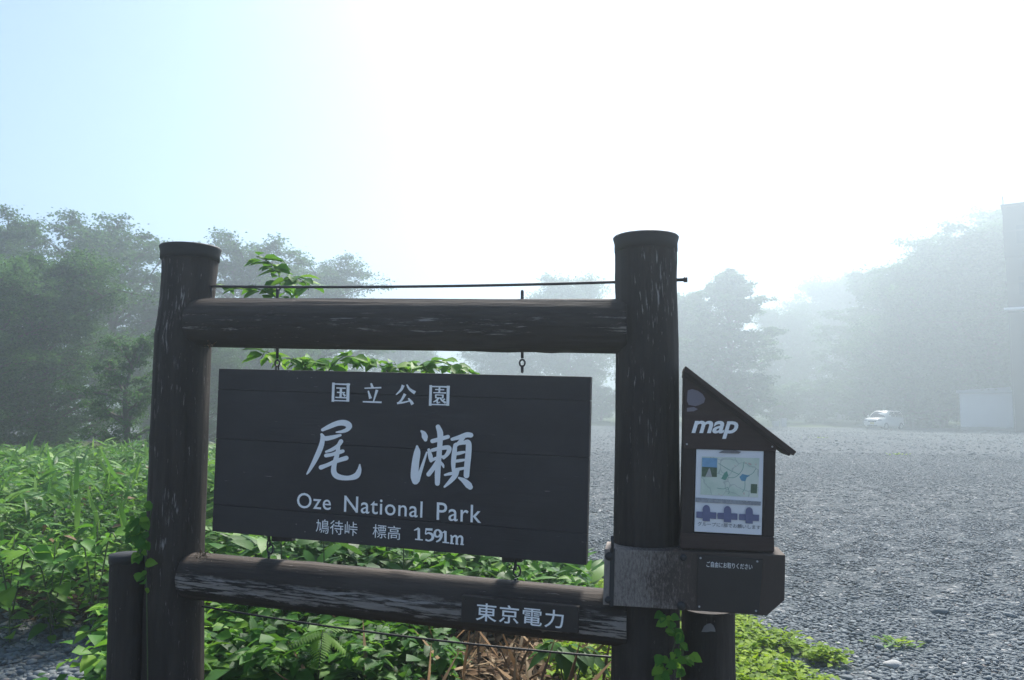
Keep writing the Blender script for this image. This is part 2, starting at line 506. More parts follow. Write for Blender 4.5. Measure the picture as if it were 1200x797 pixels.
add_pebbles("gravel", x2, y2, s2, "grey gravel further out across the open car park", True)
add_pebbles("gravel", x4, y4, rng.gamma(6, 0.005, len(x4)) + 0.01, "scattered larger stones far out on the misty car park", True)
add_pebbles("gravel", x3, y3, s3, "small patch of grey gravel at the bottom left below the thicket")

# ------------------------------------------------------------------ solid helpers
def tube_mesh(name, pts, radii, segs=24, basis=None, nz=None, caps=True, uvang=False):
    """tube along pts; UV u = metres round, v = metres along; 'Angle' u = fraction round"""
    pts = [Vector(p) for p in pts]
    n = len(pts)
    V, L = [], 0.0
    rm = sum(radii) / n
    vv = []
    A = B = None
    for i, p in enumerate(pts):
        d = (pts[min(i + 1, n - 1)] - pts[max(i - 1, 0)]).normalized()
        if basis: A, B = basis
        elif A is None:
            A = d.orthogonal().normalized(); B = d.cross(A)
        else:
            A = (A - d * A.dot(d)).normalized(); B = d.cross(A)
        if i: L += (p - pts[i - 1]).length
        vv.append(L)
        for j in range(segs):
            th = 2 * PI * j / segs
            r = radii[i] * (1 + (nz(th, L) if nz else 0))
            V.append(p + (A * math.cos(th) + B * math.sin(th)) * r)
    bm = bmesh.new()
    bv = [bm.verts.new(v) for v in V]
    uvl = bm.loops.layers.uv.new("UVMap")
    ual = bm.loops.layers.uv.new("Angle") if uvang else None
    for i in range(n - 1):
        for j in range(segs):
            k = (j + 1) % segs
            f = bm.faces.new((bv[i * segs + j], bv[i * segs + k], bv[(i + 1) * segs + k], bv[(i + 1) * segs + j]))
            f.smooth = True
            for lp, (jj, ii) in zip(f.loops, ((j, i), (j + 1, i), (j + 1, i + 1), (j, i + 1))):
                lp[uvl].uv = (2 * PI * rm * jj / segs, vv[ii])
                if ual: lp[ual].uv = (jj / segs, vv[ii] / max(L, 1e-6))
    if caps:
        for ring, sgn in ((0, -1), (n - 1, 1)):
            vs_ = [bv[ring * segs + j] for j in range(segs)]
            f = bm.faces.new(vs_)
            for lp in f.loops:
                q = lp.vert.co - pts[ring]
                lp[uvl].uv = (q.x + q.y * 0.3, q.y + q.z)
                if ual: lp[ual].uv = (0.0, 0.0)
    bmesh.ops.recalc_face_normals(bm, faces=bm.faces)
    me = bpy.data.meshes.new(name)
    bm.to_mesh(me); bm.free()
    return me

def resample(vals, n):
    """list of tuples -> n tuples, linear along index-0 key"""
    ks = [v[0] for v in vals]
    out = []
    for i in range(n):
        k = ks[0] + (ks[-1] - ks[0]) * i / (n - 1)
        out.append(tuple(np.interp(k, ks, [v[c] for v in vals]) for c in range(len(vals[0]))))
    return out

def box_mesh(name, quad_front, depth_vec, bevel=0.004, segs=2, uvscale=True):
    """prism: polygon of world points (front face) pushed along depth_vec; UV in metres on the front plane"""
    q = [Vector(p) for p in quad_front]
    d = Vector(depth_vec)
    bm = bmesh.new()
    a = [bm.verts.new(p) for p in q]
    b = [bm.verts.new(p + d) for p in q]
    n = len(q)
    bm.faces.new(a); bm.faces.new(b[::-1])
    for i in range(n):
        j = (i + 1) % n
        bm.faces.new((a[i], b[i], b[j], a[j]))
    bmesh.ops.recalc_face_normals(bm, faces=bm.faces)
    if bevel:
        bmesh.ops.bevel(bm, geom=list(bm.edges), offset=bevel, segments=segs, profile=0.6, affect='EDGES')
    uvl = bm.loops.layers.uv.new("UVMap")
    U = (q[1] - q[0]).normalized(); W = d.normalized(); Vv = W.cross(U)
    for f in bm.faces:
        for lp in f.loops:
            r = lp.vert.co - q[0]
            nn = f.normal
            if abs(nn.dot(W)) > 0.6: uv = (r.dot(U), r.dot(Vv))
            elif abs(nn.dot(Vv)) > 0.6: uv = (r.dot(U), r.dot(W) + 0.37)
            else: uv = (r.dot(W) + 0.11, r.dot(Vv))
            lp[uvl].uv = uv
    me = bpy.data.meshes.new(name)
    bm.to_mesh(me); bm.free()
    return me

def poly_mesh(name, pts, mat=None):
    me = bpy.data.meshes.new(name)
    me.from_pydata([tuple(p) for p in pts], [], [list(range(len(pts)))])
    me.update()
    return me

def catmull(pts, n=8):
    """pts: tuples (x, y, w)"""
    P = [np.array(p, float) for p in pts]
    P = [2 * P[0] - P[1]] + P + [2 * P[-1] - P[-2]]
    out = []
    for i in range(1, len(P) - 2):
        for k in range(n):
            t = k / n
            a, b, c, d = P[i - 1], P[i], P[i + 1], P[i + 2]
            out.append(0.5 * ((2 * b) + (-a + c) * t + (2 * a - 5 * b + 4 * c - d) * t * t + (-a + 3 * b - 3 * c + d) * t ** 3))
    out.append(P[-2])
    return out

def stroke_mesh(name, strokes, hit, round_caps=True, curved=True, step=0.00025):
    """brush strokes given in photo pixels (x, y, full width) laid on the plane hit(px,py,off)"""
    V, F = [], []
    for si, st in enumerate(strokes):
        off = 0.0012 + si * step
        pts = catmull(st, 8) if (curved and len(st) > 2) else [np.array(p, float) for p in st]
        n = len(pts)
        left, right = [], []
        for i, p in enumerate(pts):
            d = pts[min(i + 1, n - 1)][:2] - pts[max(i - 1, 0)][:2]
            d = d / (np.linalg.norm(d) + 1e-9)
            nn = np.array([-d[1], d[0]])
            w = max(p[2], 0.2) / 2
            left.append(p[:2] + nn * w); right.append(p[:2] - nn * w)
        outline = []
        if round_caps:
            d0 = pts[1][:2] - pts[0][:2]; d0 /= np.linalg.norm(d0) + 1e-9
            d1 = pts[-1][:2] - pts[-2][:2]; d1 /= np.linalg.norm(d1) + 1e-9
            n0 = np.array([-d0[1], d0[0]]); n1 = np.array([-d1[1], d1[0]])
            capA = [pts[0][:2] + pts[0][2] / 2 * (math.cos(a) * n0 - math.sin(a) * d0) for a in np.linspace(0, PI, 7)[1:-1]]
            capB = [pts[-1][:2] + pts[-1][2] / 2 * (-math.cos(a) * n1 + math.sin(a) * d1) for a in np.linspace(0, PI, 7)[1:-1]]
        else:
            capA, capB = [], []
        b0 = len(V)
        V += [hit(*q, off) for q in left] + [hit(*q, off) for q in right]
        for i in range(n - 1):
            F.append([b0 + i, b0 + i + 1, b0 + n + i + 1, b0 + n + i])
        if capA:
            c0 = len(V); V += [hit(*q, off) for q in capA]
            F.append([b0] + [c0 + k for k in range(len(capA))][0:] + [b0 + n])
            c1 = len(V); V += [hit(*q, off) for q in capB]
            F.append([b0 + 2 * n - 1] + [c1 + k for k in range(len(capB))] + [b0 + n - 1])
    me = bpy.data.meshes.new(name)
    me.from_pydata([tuple(v) for v in V], [], F)
    bm = bmesh.new(); bm.from_mesh(me)
    for f in bm.faces:
        f.normal_update()
        if f.normal.y > 0: f.normal_flip()
    bm.to_mesh(me); bm.free()
    return me

def text_mesh(name, body, hit, bl, br, tl, bold=0.0, shear=0.0, space=1.0, off=0.0012, word=1.0):
    """built-in font text fitted so that its bounds fill the pixel parallelogram bl, br, tl"""
    c = bpy.data.curves.new("text", 'FONT')
    c.body = body; c.size = 1.0; c.offset = bold; c.shear = shear
    c.space_character = space; c.space_word = word
    c.resolution_u = 4
    o = bpy.data.objects.new("text", c)
    COL.objects.link(o)
    dg = bpy.context.evaluated_depsgraph_get()
    me = bpy.data.meshes.new_from_object(o.evaluated_get(dg))
    bpy.data.objects.remove(o); bpy.data.curves.remove(c)
    me.name = name
    co = np.array([v.co[:] for v in me.vertices])
    lo, hi = co.min(0), co.max(0)
    t = (co - lo) / np.maximum(hi - lo, 1e-9)
    bl, br, tl = map(np.array, (bl, br, tl))
    for v, (a, b, _) in zip(me.vertices, t):
        px = bl + a * (br - bl) + b * (tl - bl)
        v.co = hit(px[0], px[1], off)
    me.materials.clear()
    me.update()
    bm = bmesh.new(); bm.from_mesh(me)
    for f in bm.faces:
        f.normal_update()
        if f.normal.y > 0: f.normal_flip()
    bm.to_mesh(me); bm.free()
    return me

# ------------------------------------------------------------------ the sign frame
YL, YR = 3.25, 2.80                    # distance of the left and the right post axis
PLc = at(214, 478, YL); PRc = at(757, 478, YR)
along = Vector((PRc.x - PLc.x, PRc.y - PLc.y, 0)).normalized()     # left -> right along the sign
front = Vector((along.y, -along.x, 0)).normalized()                # towards the camera
AXIS = Plane(PLc, front)                                            # vertical plane of the post axes

frame = thing("log_signpost", "dark painted log frame of two round posts and two crossbeams that carries the park sign", "sign frame", gp(-0.42, 3.0))

def log_noise(seed, amp=0.02, grooves=()):
    r = random.Random(seed)
    knots = [(r.uniform(0, 2 * PI), r.uniform(0.1, 2.2), r.uniform(0.02, 0.05), r.uniform(0.05, 0.09)) for _ in range(9)]
    def f(th, L):
        a = mnoise.noise(Vector((math.cos(th) * 0.9 + seed, math.sin(th) * 0.9, L * 1.1))) * amp
        b = mnoise.noise(Vector((math.cos(th) * 9 + seed, math.sin(th) * 9, L * 3.0))) * amp * 0.45
        c = mnoise.noise(Vector((math.cos(th) * 16 + seed, math.sin(th) * 16, L * 1.2))) * amp * 0.35
        g = 0
        for (t_, w_, d_) in grooves:
            t0 = t_ + 0.05 * math.sin(L * 2.3 + seed + t_) + 0.02 * math.sin(L * 7 + t_)
            d = abs((th - t0 + PI) % (2 * PI) - PI)
            k = 0.5 + 0.5 * math.sin(L * 1.9 + t_ * 5)
            if d < w_: g -= d_ * k * (1 - d / w_)
        for (t_, l_, h_, s_) in knots:
            d = abs((th - t_ + PI) % (2 * PI) - PI) * 0.11
            q = (d * d + (L - l_) ** 2) / (s_ * s_ * 0.35)
            if q < 4: g += h_ * math.exp(-q)
        return a + b + c + g
    return f

def build_post(profile, Y, seed, groove=None, cap=True, mat=M['post'], n=70, capname="cap", parent=frame, foot=None, r_in=0.0):
    prof = resample(profile, n)
    pts, rr = [], []
    for (y, xl, xr) in prof:
        pc = at((xl + xr) / 2, y, Y)
        depth = (pc - CAM).dot(ray(600, 398.5).normalized())
        pts.append(pc); rr.append((xr - xl) / 2 / FPX * depth)
    pts, rr = pts[::-1], rr[::-1]          # foot first
    d = (pts[0] - pts[8]).normalized()
    gz0 = float(gz(pts[0].x, pts[0].y)) - 0.25
    k = (pts[0].z - gz0) / max(-d.z, 0.1)
    m = 14
    ext = [pts[0] + d * (k * (m - i) / m) for i in range(m)]
    pts = ext + pts; rr = [rr[0] * 1.01] * m + rr
    me = tube_mesh("post", pts, rr, 96, (-front, along), log_noise(seed, 0.026, groove or ()))
    o = link("post", me, mat, parent)
    if cap:
        top, r = pts[-1], rr[-1]
        c0 = top - Vector((0, 0, 0.052))
        prof_c = [(0.0, 1.035), (0.030, 1.035), (0.033, 1.045), (0.046, 1.075), (0.0515, 1.085), (0.056, 1.05), (0.058, 0.6), (0.0585, 0.02)]
        mc = tube_mesh(capname, [c0 + Vector((0, 0, h)) for h, _ in prof_c], [r * q for _, q in prof_c], 64, (-front, along))
        link(capname, mc, M['cap'], o)
    return o, pts, rr

left_prof = [(291, 192, 255), (320, 191.5, 252), (350, 189.5, 249), (375, 186.5, 248), (392, 183.5, 246.5), (420, 182.5, 245), (480, 180, 243),
             (560, 176.5, 241), (640, 172.5, 238), (720, 170, 237), (800, 167.5, 236.5)]
right_prof = [(279, 721.5, 792), (330, 722, 792.5), (400, 722, 794.5), (480, 721, 795), (560, 720, 795.5), (640, 719, 796), (720, 717.5, 796), (800, 716.5, 796)]
postL, ptsL, rL = build_post(left_prof, YL, 2.0, ((2.75, 0.08, 0.07), (3.5, 0.075, 0.06), (2.2, 0.075, 0.06)))
postR, ptsR, rR = build_post(right_prof, YR, 5.0, ((2.93, 0.085, 0.12), (3.6, 0.075, 0.06), (2.35, 0.075, 0.07)), mat=M['post_dark'])

def build_beam(yA, hA, yB, hB, mat, seed, fwd, x0):
    """yA,hA centre / height in pixels at the left post (x=218), yB,hB at the right post (x=726)"""
    n = 80
    pts, rr = [], []
    off = fwd
    for i in range(n):
        px = x0 + (737 - x0) * i / (n - 1)
        q = (px - 218) / (726 - 218)
        yc, hh = yA + (yB - yA) * q, hA + (hB - hA) * q
        pc = AXIS.hit(px, yc, off)
        depth = (pc - CAM).dot(ray(600, 398.5).normalized())
        pts.append(pc); rr.append(hh / 2 / FPX * depth * (0.93, 0.98)[i] if i < 2 else hh / 2 / FPX * depth)
    up = Vector((0, 0, 1))
    me = tube_mesh("crossbeam", pts, rr, 96, (up, front), log_noise(seed, 0.026, ((1.35, 0.08, 0.06), (1.8, 0.075, 0.05), (2.2, 0.075, 0.05))), uvang=True)
    return link("crossbeam", me, mat, frame), pts, rr

beamT, bpT, brT = build_beam(378.0, 57, 382.5, 64, M['beam_top'], 11.0, 0.020, 230)
beamB, bpB, brB = build_beam(673.5, 53, 724.0, 63, M['beam_low'], 17.0, 0.034, 221)

# cables between the posts
def cable(p0, p1, sag, r, n=24):
    pts = []
    for i in range(n):
        t = i / (n - 1)
        p = Vector(p0).lerp(Vector(p1), t); p.z -= sag * 4 * t * (1 - t)
        pts.append(p)
    return tube_mesh("cable", pts, [r] * n, 8)
c0, c1 = AXIS.hit(246, 335.5), AXIS.hit(797, 328)
link("cable", cable(c0, c1, 0.012, 0.0055), M['iron'], frame)
link("bolt", tube_mesh("bolt", [c1 - along * 0.03, c1 + along * 0.012, c1 + along * 0.013, c1 + along * 0.026], [0.006, 0.006, 0.010, 0.010], 12), M['iron'], frame)
link("cable", cable(AXIS.hit(228, 709, -0.02), AXIS.hit(728, 771, -0.02), 0.02, 0.004), M['iron'], frame)
# small nail / staple holding the cable on the left post
link("staple", tube_mesh("staple", [AXIS.hit(247.5, 349, 0.0), AXIS.hit(247.5, 334, 0.0)], [0.004, 0.004], 8), M['iron'], frame)

# ------------------------------------------------------------------ the hanging board
BT = 0.04
BOARD = Plane(AXIS.p + front * 0.035, front)           # front face of the planks
bh = BOARD.hit
bTL, bTR, bBR, bBL = (256.5, 432), (692.5, 441.5), (687, 662.5), (248.5, 622.5)
board = thing("sign_board", "dark brown plank sign board with white lettering hanging between the two crossbeams", "sign", bh(470, 640) - Vector((0, 0, 0.0)))
fr = [0.0, 0.128, 0.43, 0.835, 1.0]
def lerp2(a, b, t): return (a[0] + (b[0] - a[0]) * t, a[1] + (b[1] - a[1]) * t)
for i in range(4):
    e0 = 0.2 if i else 0.0
    e1 = 0.2 if i < 3 else 0.0
    tl = lerp2(bTL, bBL, fr[i]); tr = lerp2(bTR, bBR, fr[i]); bl = lerp2(bTL, bBL, fr[i + 1]); br = lerp2(bTR, bBR, fr[i + 1])
    prd = [0.0, 0.0012, 0.0003, 0.0015][i]
    q = [bh(bl[0], bl[1] - e1, prd), bh(br[0], br[1] - e1, prd), bh(tr[0], tr[1] + e0, prd), bh(tl[0], tl[1] + e0, prd)]
    link("plank", box_mesh("plank", q, -front * (BT + prd), 0.0022, 2), M['plank'], board)
for i in (1, 2, 3):       # unseen splines added to stop sky light leaking through the joints
    a, c = lerp2(bTL, bBL, fr[i]), lerp2(bTR, bBR, fr[i])
    q = [bh(a[0] + 1, a[1] + 3, -0.012), bh(c[0] - 1, c[1] + 3, -0.012), bh(c[0] - 1, c[1] - 3, -0.012), bh(a[0] + 1, a[1] - 3, -0.012)]
    link("light_stop_spline", box_mesh("light_stop_spline", q, -front * 0.012, 0.0, 1), M['plank'], board)
# battens across the back hold the planks together
for px in (330, 600):
    q = [bh(px - 12, 628 + (px - 256) * 0.09, -BT - 0.001), bh(px + 12, 628 + (px - 256) * 0.09, -BT - 0.001), bh(px + 12, 452, -BT - 0.001), bh(px - 12, 452, -BT - 0.001)]
    link("batten", box_mesh("batten", q, -front * 0.03, 0.002, 1), M['plank'], board)

def cr(s, ox=360.0, oy=440.0, k=220 / 1200.0):
    """strokes measured in an enlarged crop -> photo pixels"""
    return [[(ox + x * k, oy + y * k, w * k * 1.13) for (x, y, w) in st] for st in s]
lh = lambda x, y, o: bh(x, y, o + 0.0016)
oku = cr([
    [(98, 348, 18), (140, 328, 26), (195, 306, 30), (240, 304, 34), (268, 322, 34), (255, 346, 24), (225, 358, 18), (186, 363, 8)],
    [(92, 378, 16), (112, 402, 26), (160, 396, 24), (212, 382, 14)],
    [(98, 388, 22), (95, 430, 28), (78, 480, 30), (48, 545, 26), (12, 610, 16), (-2, 630, 8)],
    [(216, 422, 26), (196, 450, 22), (158, 474, 20), (120, 488, 12)],
    [(120, 512, 22), (160, 505, 20), (200, 492, 24), (228, 484, 20)],
    [(88, 588, 26), (130, 572, 22), (185, 548, 24), (250, 528, 26)],
    [(200, 455, 20), (190, 510, 26), (172, 575, 28), (172, 622, 32), (200, 648, 32), (260, 656, 26), (312, 642, 34), (332, 608, 26), (336, 570, 8)]])
ze = cr([
    [(730, 356, 12), (744, 370, 26), (752, 392, 34), (756, 410, 22)],
    [(702, 452, 12), (703, 490, 36), (692, 560, 42), (686, 640, 44), (692, 675, 40)],
    [(706, 672, 24), (722, 620, 20), (742, 560, 16), (764, 492, 10)],
    [(836, 328, 26), (850, 370, 34), (848, 440, 30), (840, 540, 30), (834, 620, 32), (832, 690, 28)],
    [(800, 420, 24), (845, 408, 24), (900, 392, 22)],
    [(778, 476, 18), (788, 520, 26), (792, 545, 20)],
    [(800, 478, 20), (850, 466, 22), (905, 462, 26), (900, 495, 24), (872, 528, 16)],
    [(798, 540, 18), (840, 524, 18), (876, 518, 14)],
    [(836, 545, 24), (808, 590, 26), (776, 632, 26)],
    [(846, 548, 14), (866, 572, 16), (872, 588, 8)],
    [(926, 408, 18), (970, 396, 24), (1020, 380, 30), (1046, 382, 28)],
    [(1000, 396, 20), (980, 420, 22), (955, 446, 18)],
    [(946, 445, 22), (940, 500, 28), (934, 560, 26), (936, 610, 20)],
    [(950, 440, 18), (1000, 430, 22), (1030, 432, 32), (1030, 500, 34), (1022, 580, 34), (1018, 640, 32)],
    [(950, 502, 18), (975, 496, 20), (1004, 490, 14)],
    [(950, 548, 18), (980, 544, 18), (1004, 540, 14)],
    [(940, 606, 18), (975, 598, 18), (1010, 592, 14)],
    [(958, 606, 28), (945, 640, 30), (915, 676, 24), (878, 712, 12)],
    [(880, 636, 12), (915, 628, 18), (955, 622, 14)],
    [(970, 655, 12), (1000, 672, 28), (1030, 700, 38), (1042, 714, 30)]])
link("lettering", stroke_mesh("lettering", oku, lh), M['letter'], board)
link("lettering", stroke_mesh("lettering", ze, lh), M['letter'], board)

koku = [
    [(168, 46, 15), (164, 168, 15)], [(262, 50, 17), (259, 168, 17)], [(160, 54, 7), (274, 58, 10)], [(164, 160, 7), (260, 163, 7)],
    [(186, 80, 7), (246, 82, 8)], [(190, 108, 7), (242, 110, 8)], [(180, 140, 7), (250, 143, 8)], [(216, 80, 13), (213, 142, 13)], [(228, 116, 8), (244, 132, 13)]]
ritsu = [
    [(408, 50, 10), (418, 78, 16)], [(366, 82, 7), (474, 78, 9)], [(390, 98, 8), (405, 148, 17)], [(446, 92, 16), (424, 166, 7)], [(355, 168, 8), (476, 172, 10)]]
kou = [
    [(614, 62, 18), (600, 92, 14), (568, 124, 6)], [(636, 58, 8), (655, 88, 14), (690, 112, 20)], [(626, 118, 17), (602, 158, 12), (580, 178, 8)],
    [(574, 178, 12), (620, 172, 9), (664, 160, 7)], [(646, 146, 8), (664, 168, 16), (674, 186, 18)]]
en = [
    [(790, 62, 15), (786, 194, 15)], [(902, 66, 17), (898, 194, 17)], [(782, 70, 7), (912, 74, 10)], [(786, 185, 7), (900, 188, 7)],
    [(846, 76, 11), (844, 112, 11)], [(818, 90, 6), (876, 92, 7)], [(806, 110, 6), (888, 112, 8)],
    [(822, 122, 9), (822, 146, 9)], [(868, 122, 10), (866, 146, 10)], [(820, 124, 6), (870, 126, 6)], [(822, 143, 6), (868, 145, 6)],
    [(840, 146, 10), (822, 162, 9), (806, 170, 6)], [(832, 156, 9), (831, 178, 9)], [(831, 178, 7), (850, 170, 5)], [(850, 146, 6), (862, 160, 10), (886, 176, 13)], [(880, 150, 9), (864, 160, 5)]]
for st in (koku, ritsu, kou, en):
    link("lettering", stroke_mesh("lettering", cr(st), lh, False), M['letter'], board)

for word, b0, b1, b2 in (("Oze", (347.8, 595.2), (387.6, 598.0), (348.3, 577.2)), ("National", (403, 600.0), (494.8, 607.0), (403.6, 580.8)), ("Park", (511.5, 609.4), (563.8, 613.2), (512, 588.6))):
    link("lettering", text_mesh("lettering", word, lh, b0, b1, b2, 0.006, 0, 1.08), M['letter'], board)
link("lettering", text_mesh("lettering", "鳩待峠", lh, (370, 624.5), (418.5, 628.5), (370.6, 608), 0.0, 0, 1.0), M['letter'], board)
link("lettering", text_mesh("lettering", "標高", lh, (436.5, 630), (469, 633), (437, 614), 0.0, 0, 1.0), M['letter'], board)
k2 = 260 / 1200.0
digits = [
    [(742, 226, 7), (742, 284, 13)], [(742, 228, 12), (742, 286, 12)], [(716, 238, 4), (730, 232, 8), (742, 226, 10)], [(722, 286, 6), (764, 290, 6)],
    # 5
    [(778, 232, 11), (816, 234, 11)], [(781, 232, 6), (778, 258, 6)], [(778, 260, 5), (796, 252, 9), (816, 264, 13), (815, 284, 13), (796, 294, 8), (778, 288, 9)],
    # 9
    [(858, 262, 12), (848, 272, 8), (834, 270, 10), (828, 256, 12), (834, 240, 10), (848, 236, 8), (860, 248, 13), (864, 268, 13), (854, 290, 10), (836, 300, 7)],
    # 1
    [(886, 242, 12), (886, 302, 12)], [(868, 252, 4), (878, 247, 7), (886, 242, 9)], [(870, 302, 6), (906, 306, 6)],
    # m
    [(921, 268, 11), (919, 308, 11)], [(912, 266, 6), (921, 268, 9)], [(910, 308, 6), (932, 310, 6)],
    [(922, 280, 5), (936, 268, 9), (947, 276, 11), (947, 311, 11)], [(940, 311, 6), (956, 313, 6)],
    [(950, 282, 5), (963, 270, 9), (976, 278, 11), (975, 313, 11)], [(966, 313, 6), (986, 315, 6)]]
link("lettering", stroke_mesh("lettering", cr(digits, 330, 570, k2), lh, False), M['letter'], board)

# hanging irons: eye bolts in the beams and in the board edges with linked rings
def ring_mesh(c, n, R, r, segs=20, sub=8, sx=1.0):
    n = Vector(n).normalized(); a = Vector((0, 0, 1)); b = n.cross(a).normalized()
    pts = [Vector(c) + a * (R * 1.25 * math.cos(2 * PI * i / segs)) + b * (R * sx * math.sin(2 * PI * i / segs)) for i in range(segs + 1)]
    return tube_mesh("ring", pts, [r] * (segs + 1), sub, None, None, False)
for px, top_y, beam_y, bt in ((325, 338, 406, 434), (612, 340, 411, 440)):
    p = lambda y: BOARD.hit(px, y, -BT / 2)
    rod = tube_mesh("hanger_rod", [p(top_y), p(top_y + 2), p(420)], [0.004, 0.0062, 0.0055], 10)
    link("hanger_rod", rod, M['iron'], frame)
    link("ring", ring_mesh(p(425.5), front, 0.010, 0.0035), M['iron'], frame)
    link("ring", ring_mesh(p(432.5), along, 0.010, 0.0035), M['iron'], board)
for px, y0, y1 in ((315, 630, 652), (604, 656, 684)):
    p = lambda y: BOARD.hit(px, y, -BT / 2)
    link("eye_bolt", tube_mesh("eye_bolt", [p(y0 - 4), p(y0 + 4)], [0.006, 0.006], 10), M['iron'], board)
    link("ring", ring_mesh(p(y0 + 7), along, 0.011, 0.0035), M['iron'], board)
    link("ring", ring_mesh(p(y0 + 13) + along * 0.006, front, 0.016, 0.0032, sx=0.8), M['iron'], frame)
    link("eye_bolt", tube_mesh("eye_bolt", [p(y1 - 6), p(y1 + 8)], [0.005, 0.005], 10), M['iron'], frame)

# name plate on the lower beam
brad = brB[int(len(brB) * 0.75)]
PLT = Plane(AXIS.p + front * (0.034 + brad + 0.004), front)
# lean the plate back a little: tangent to the log
pq = [(540, 729), (677.5, 742.5), (678.5, 711.5), (541, 698)]
plate = link("name_plate", box_mesh("name_plate", [PLT.hit(*q, 0.006) for q in pq], -front * 0.03, 0.0015, 1), M['plate'], frame)
link("lettering", text_mesh("lettering", "東京電力", lambda x, y, o: PLT.hit(x, y, o + 0.0064), (557.5, 727.2), (660, 737.0), (558.5, 705.8), 0.008, 0, 1.1), M['letter'], plate)
for q in ((545, 703), (674, 737)):
    c = PLT.hit(*q, 0.006)
    link("screw", tube_mesh("screw", [c, c + front * 0.002], [0.003, 0.0024], 10), M['iron'], plate)

# dry moss in the joints
def tuft(name, c, r, n, mat, parent):
    pos = np.array(c)[None] + rng.normal(0, r, (n, 3)) * np.array([1.3, 0.7, 0.7])
    ax = rng.normal(0, 1, (n, 3)); nr = rng.normal(0, 1, (n, 3))
    me = scatter(name, LANCE, pos, ax, nr, rng.uniform(0.006, 0.014, n), rng.random(n))
    return tag(link(name, me, mat, parent), kind='stuff')
tuft("dry_moss", AXIS.hit(237, 651, 0.13), 0.010, 90, M['leaf_dry'], frame)
tuft("dry_moss", AXIS.hit(246, 404, 0.09), 0.007, 40, M['leaf_dry'], frame)

# ------------------------------------------------------------------ short post on the left
YS = 3.20
spost = thing("short_post", "short round dark post with a flat cap, left of the tall left post", "post", at(147, 797, YS) * 1.0)
sp = at(147, 900, YS); spost.location = gp(sp.x, sp.y)
_, sp_pts, sp_r = build_post([(652, 130.5, 168), (720, 129, 167), (800, 126.5, 165)], YS, 21.0, None, False, M['post'], 30, parent=spost)
top = sp_pts[-1]
mc = tube_mesh("cap", [top + Vector((0, 0, h)) for h in (-0.022, 0.004, 0.010, 0.012)], [sp_r[-1] * q for q in (1.05, 1.06, 1.02, 0.02)], 48, (-front, along))
link("cap", mc, M['cap'], spost)

# ------------------------------------------------------------------ map box on its bracket beam
YM = 2.62
mb = thing("map_box", "brown wooden map leaflet box with a sloping roof on a bolted bracket beam", "leaflet box")
stub_px = at(829, 760, 2.86)
mb.location = gp(stub_px.x, stub_px.y)
mdir = Vector((0.985, -0.17, 0)).normalized()
mfront = Vector((mdir.y, -mdir.x, 0))
CRS = Plane(at(800, 680, YM), mfront)
ch = CRS.hit
# bracket beam with one cut corner
qf = [(706.5, 709), (708.5, 643.5), (920.5, 650.5), (919.5, 703.5), (899, 721.5)]
beam_depth = 0.155
link("bracket_beam", box_mesh("bracket_beam", [ch(*qf[0]), ch(*qf[4]), ch(*qf[3]), ch(*qf[2]), ch(*qf[1])], -mfront * beam_depth, 0.003, 2), M['cross'], mb)
# strap iron round its left end
q = [ch(713.8, 710.5, 0.004), ch(719.0, 710.8, 0.004), ch(720.5, 643, 0.004), ch(715.2, 642.6, 0.004)]
link("strap", box_mesh("strap", q, -mfront * 0.0035, 0.001, 1), M['iron'], mb)
link("strap", tube_mesh("strap", [ch(718, 646, 0.004), ch(717.5, 628, 0.004)], [0.005, 0.005], 8), M['iron'], mb)
for q, r in (((714, 652), 0.013), ((713, 703), 0.011), ((801, 653.5), 0.011), ((798.5, 710), 0.0135)):
    c = ch(*q)
    link("bolt", tube_mesh("bolt", [c - mfront * 0.003, c + mfront * 0.002, c + mfront * 0.007, c + mfront * 0.009], [r * 1.1, r * 1.1, r * 0.8, r * 0.3], 14), M['iron'], mb)
# brown plate with its notice
q = [ch(816.5, 716, 0.004), ch(890, 721.2, 0.004), ch(894, 655.5, 0.004), ch(817.5, 650, 0.004)]
q[1] = ch(889.5, 719.5, 0.004)
npl = link("notice_plate", box_mesh("notice_plate", q, -mfront * 0.0035, 0.001, 1), M['plate'], mb)
nh = lambda x, y, o: ch(x, y, o + 0.0042)
link("lettering", text_mesh("lettering", "ご自由にお取りください", nh, (828, 664.5), (881.5, 667.8), (828.2, 657.8), 0.0), M['letter'], npl)
for qx in ((821, 654), (887.5, 658), (819.5, 711), (886, 716)):
    c = ch(*qx, 0.004)
    link("screw", tube_mesh("screw", [c, c + mfront * 0.0015], [0.0034, 0.003], 10), M['galv'], npl)

# stub post under the right half
_, st_pts, st_r = build_post([(712, 799.5, 860), (760, 799, 860.5), (800, 798.5, 861)], 2.83, 33.0, ((3.3, 0.08, 0.07),), False, M['post_dark'], 24, parent=mb)
# pale worn patch on it, following the log
def patch_on(ptsc, px_list, Yc, rr_, name, mat, parent, lift=0.0015):
    V = []
    for (px, py) in px_list:
        d = ray(px, py)
        # nearest point on the vertical cylinder
        cx, cy = ptsc.x, ptsc.y
        a = d.x ** 2 + d.y ** 2; b = 2 * (d.x * (CAM.x - cx) + d.y * (CAM.y - cy)); c = (CAM.x - cx) ** 2 + (CAM.y - cy) ** 2 - (rr_ + lift) ** 2
        disc = max(b * b - 4 * a * c, 0)
        s = (-b - math.sqrt(disc)) / (2 * a)
        V.append(CAM + d * s)
    me = bpy.data.meshes.new(name)
    me.from_pydata([tuple(v) for v in V] + [tuple(sum(V, Vector()) / len(V) - Vector((0, 0.001, 0)))], [], [[i, (i + 1) % len(V), len(V)] for i in range(len(V))])
    return link(name, me, mat, parent)
M['scuff'] = weather_board("scuffed_wood", (0.16, 0.15, 0.15), (0.36, 0.35, 0.35), 0.5, 0, 9.0)
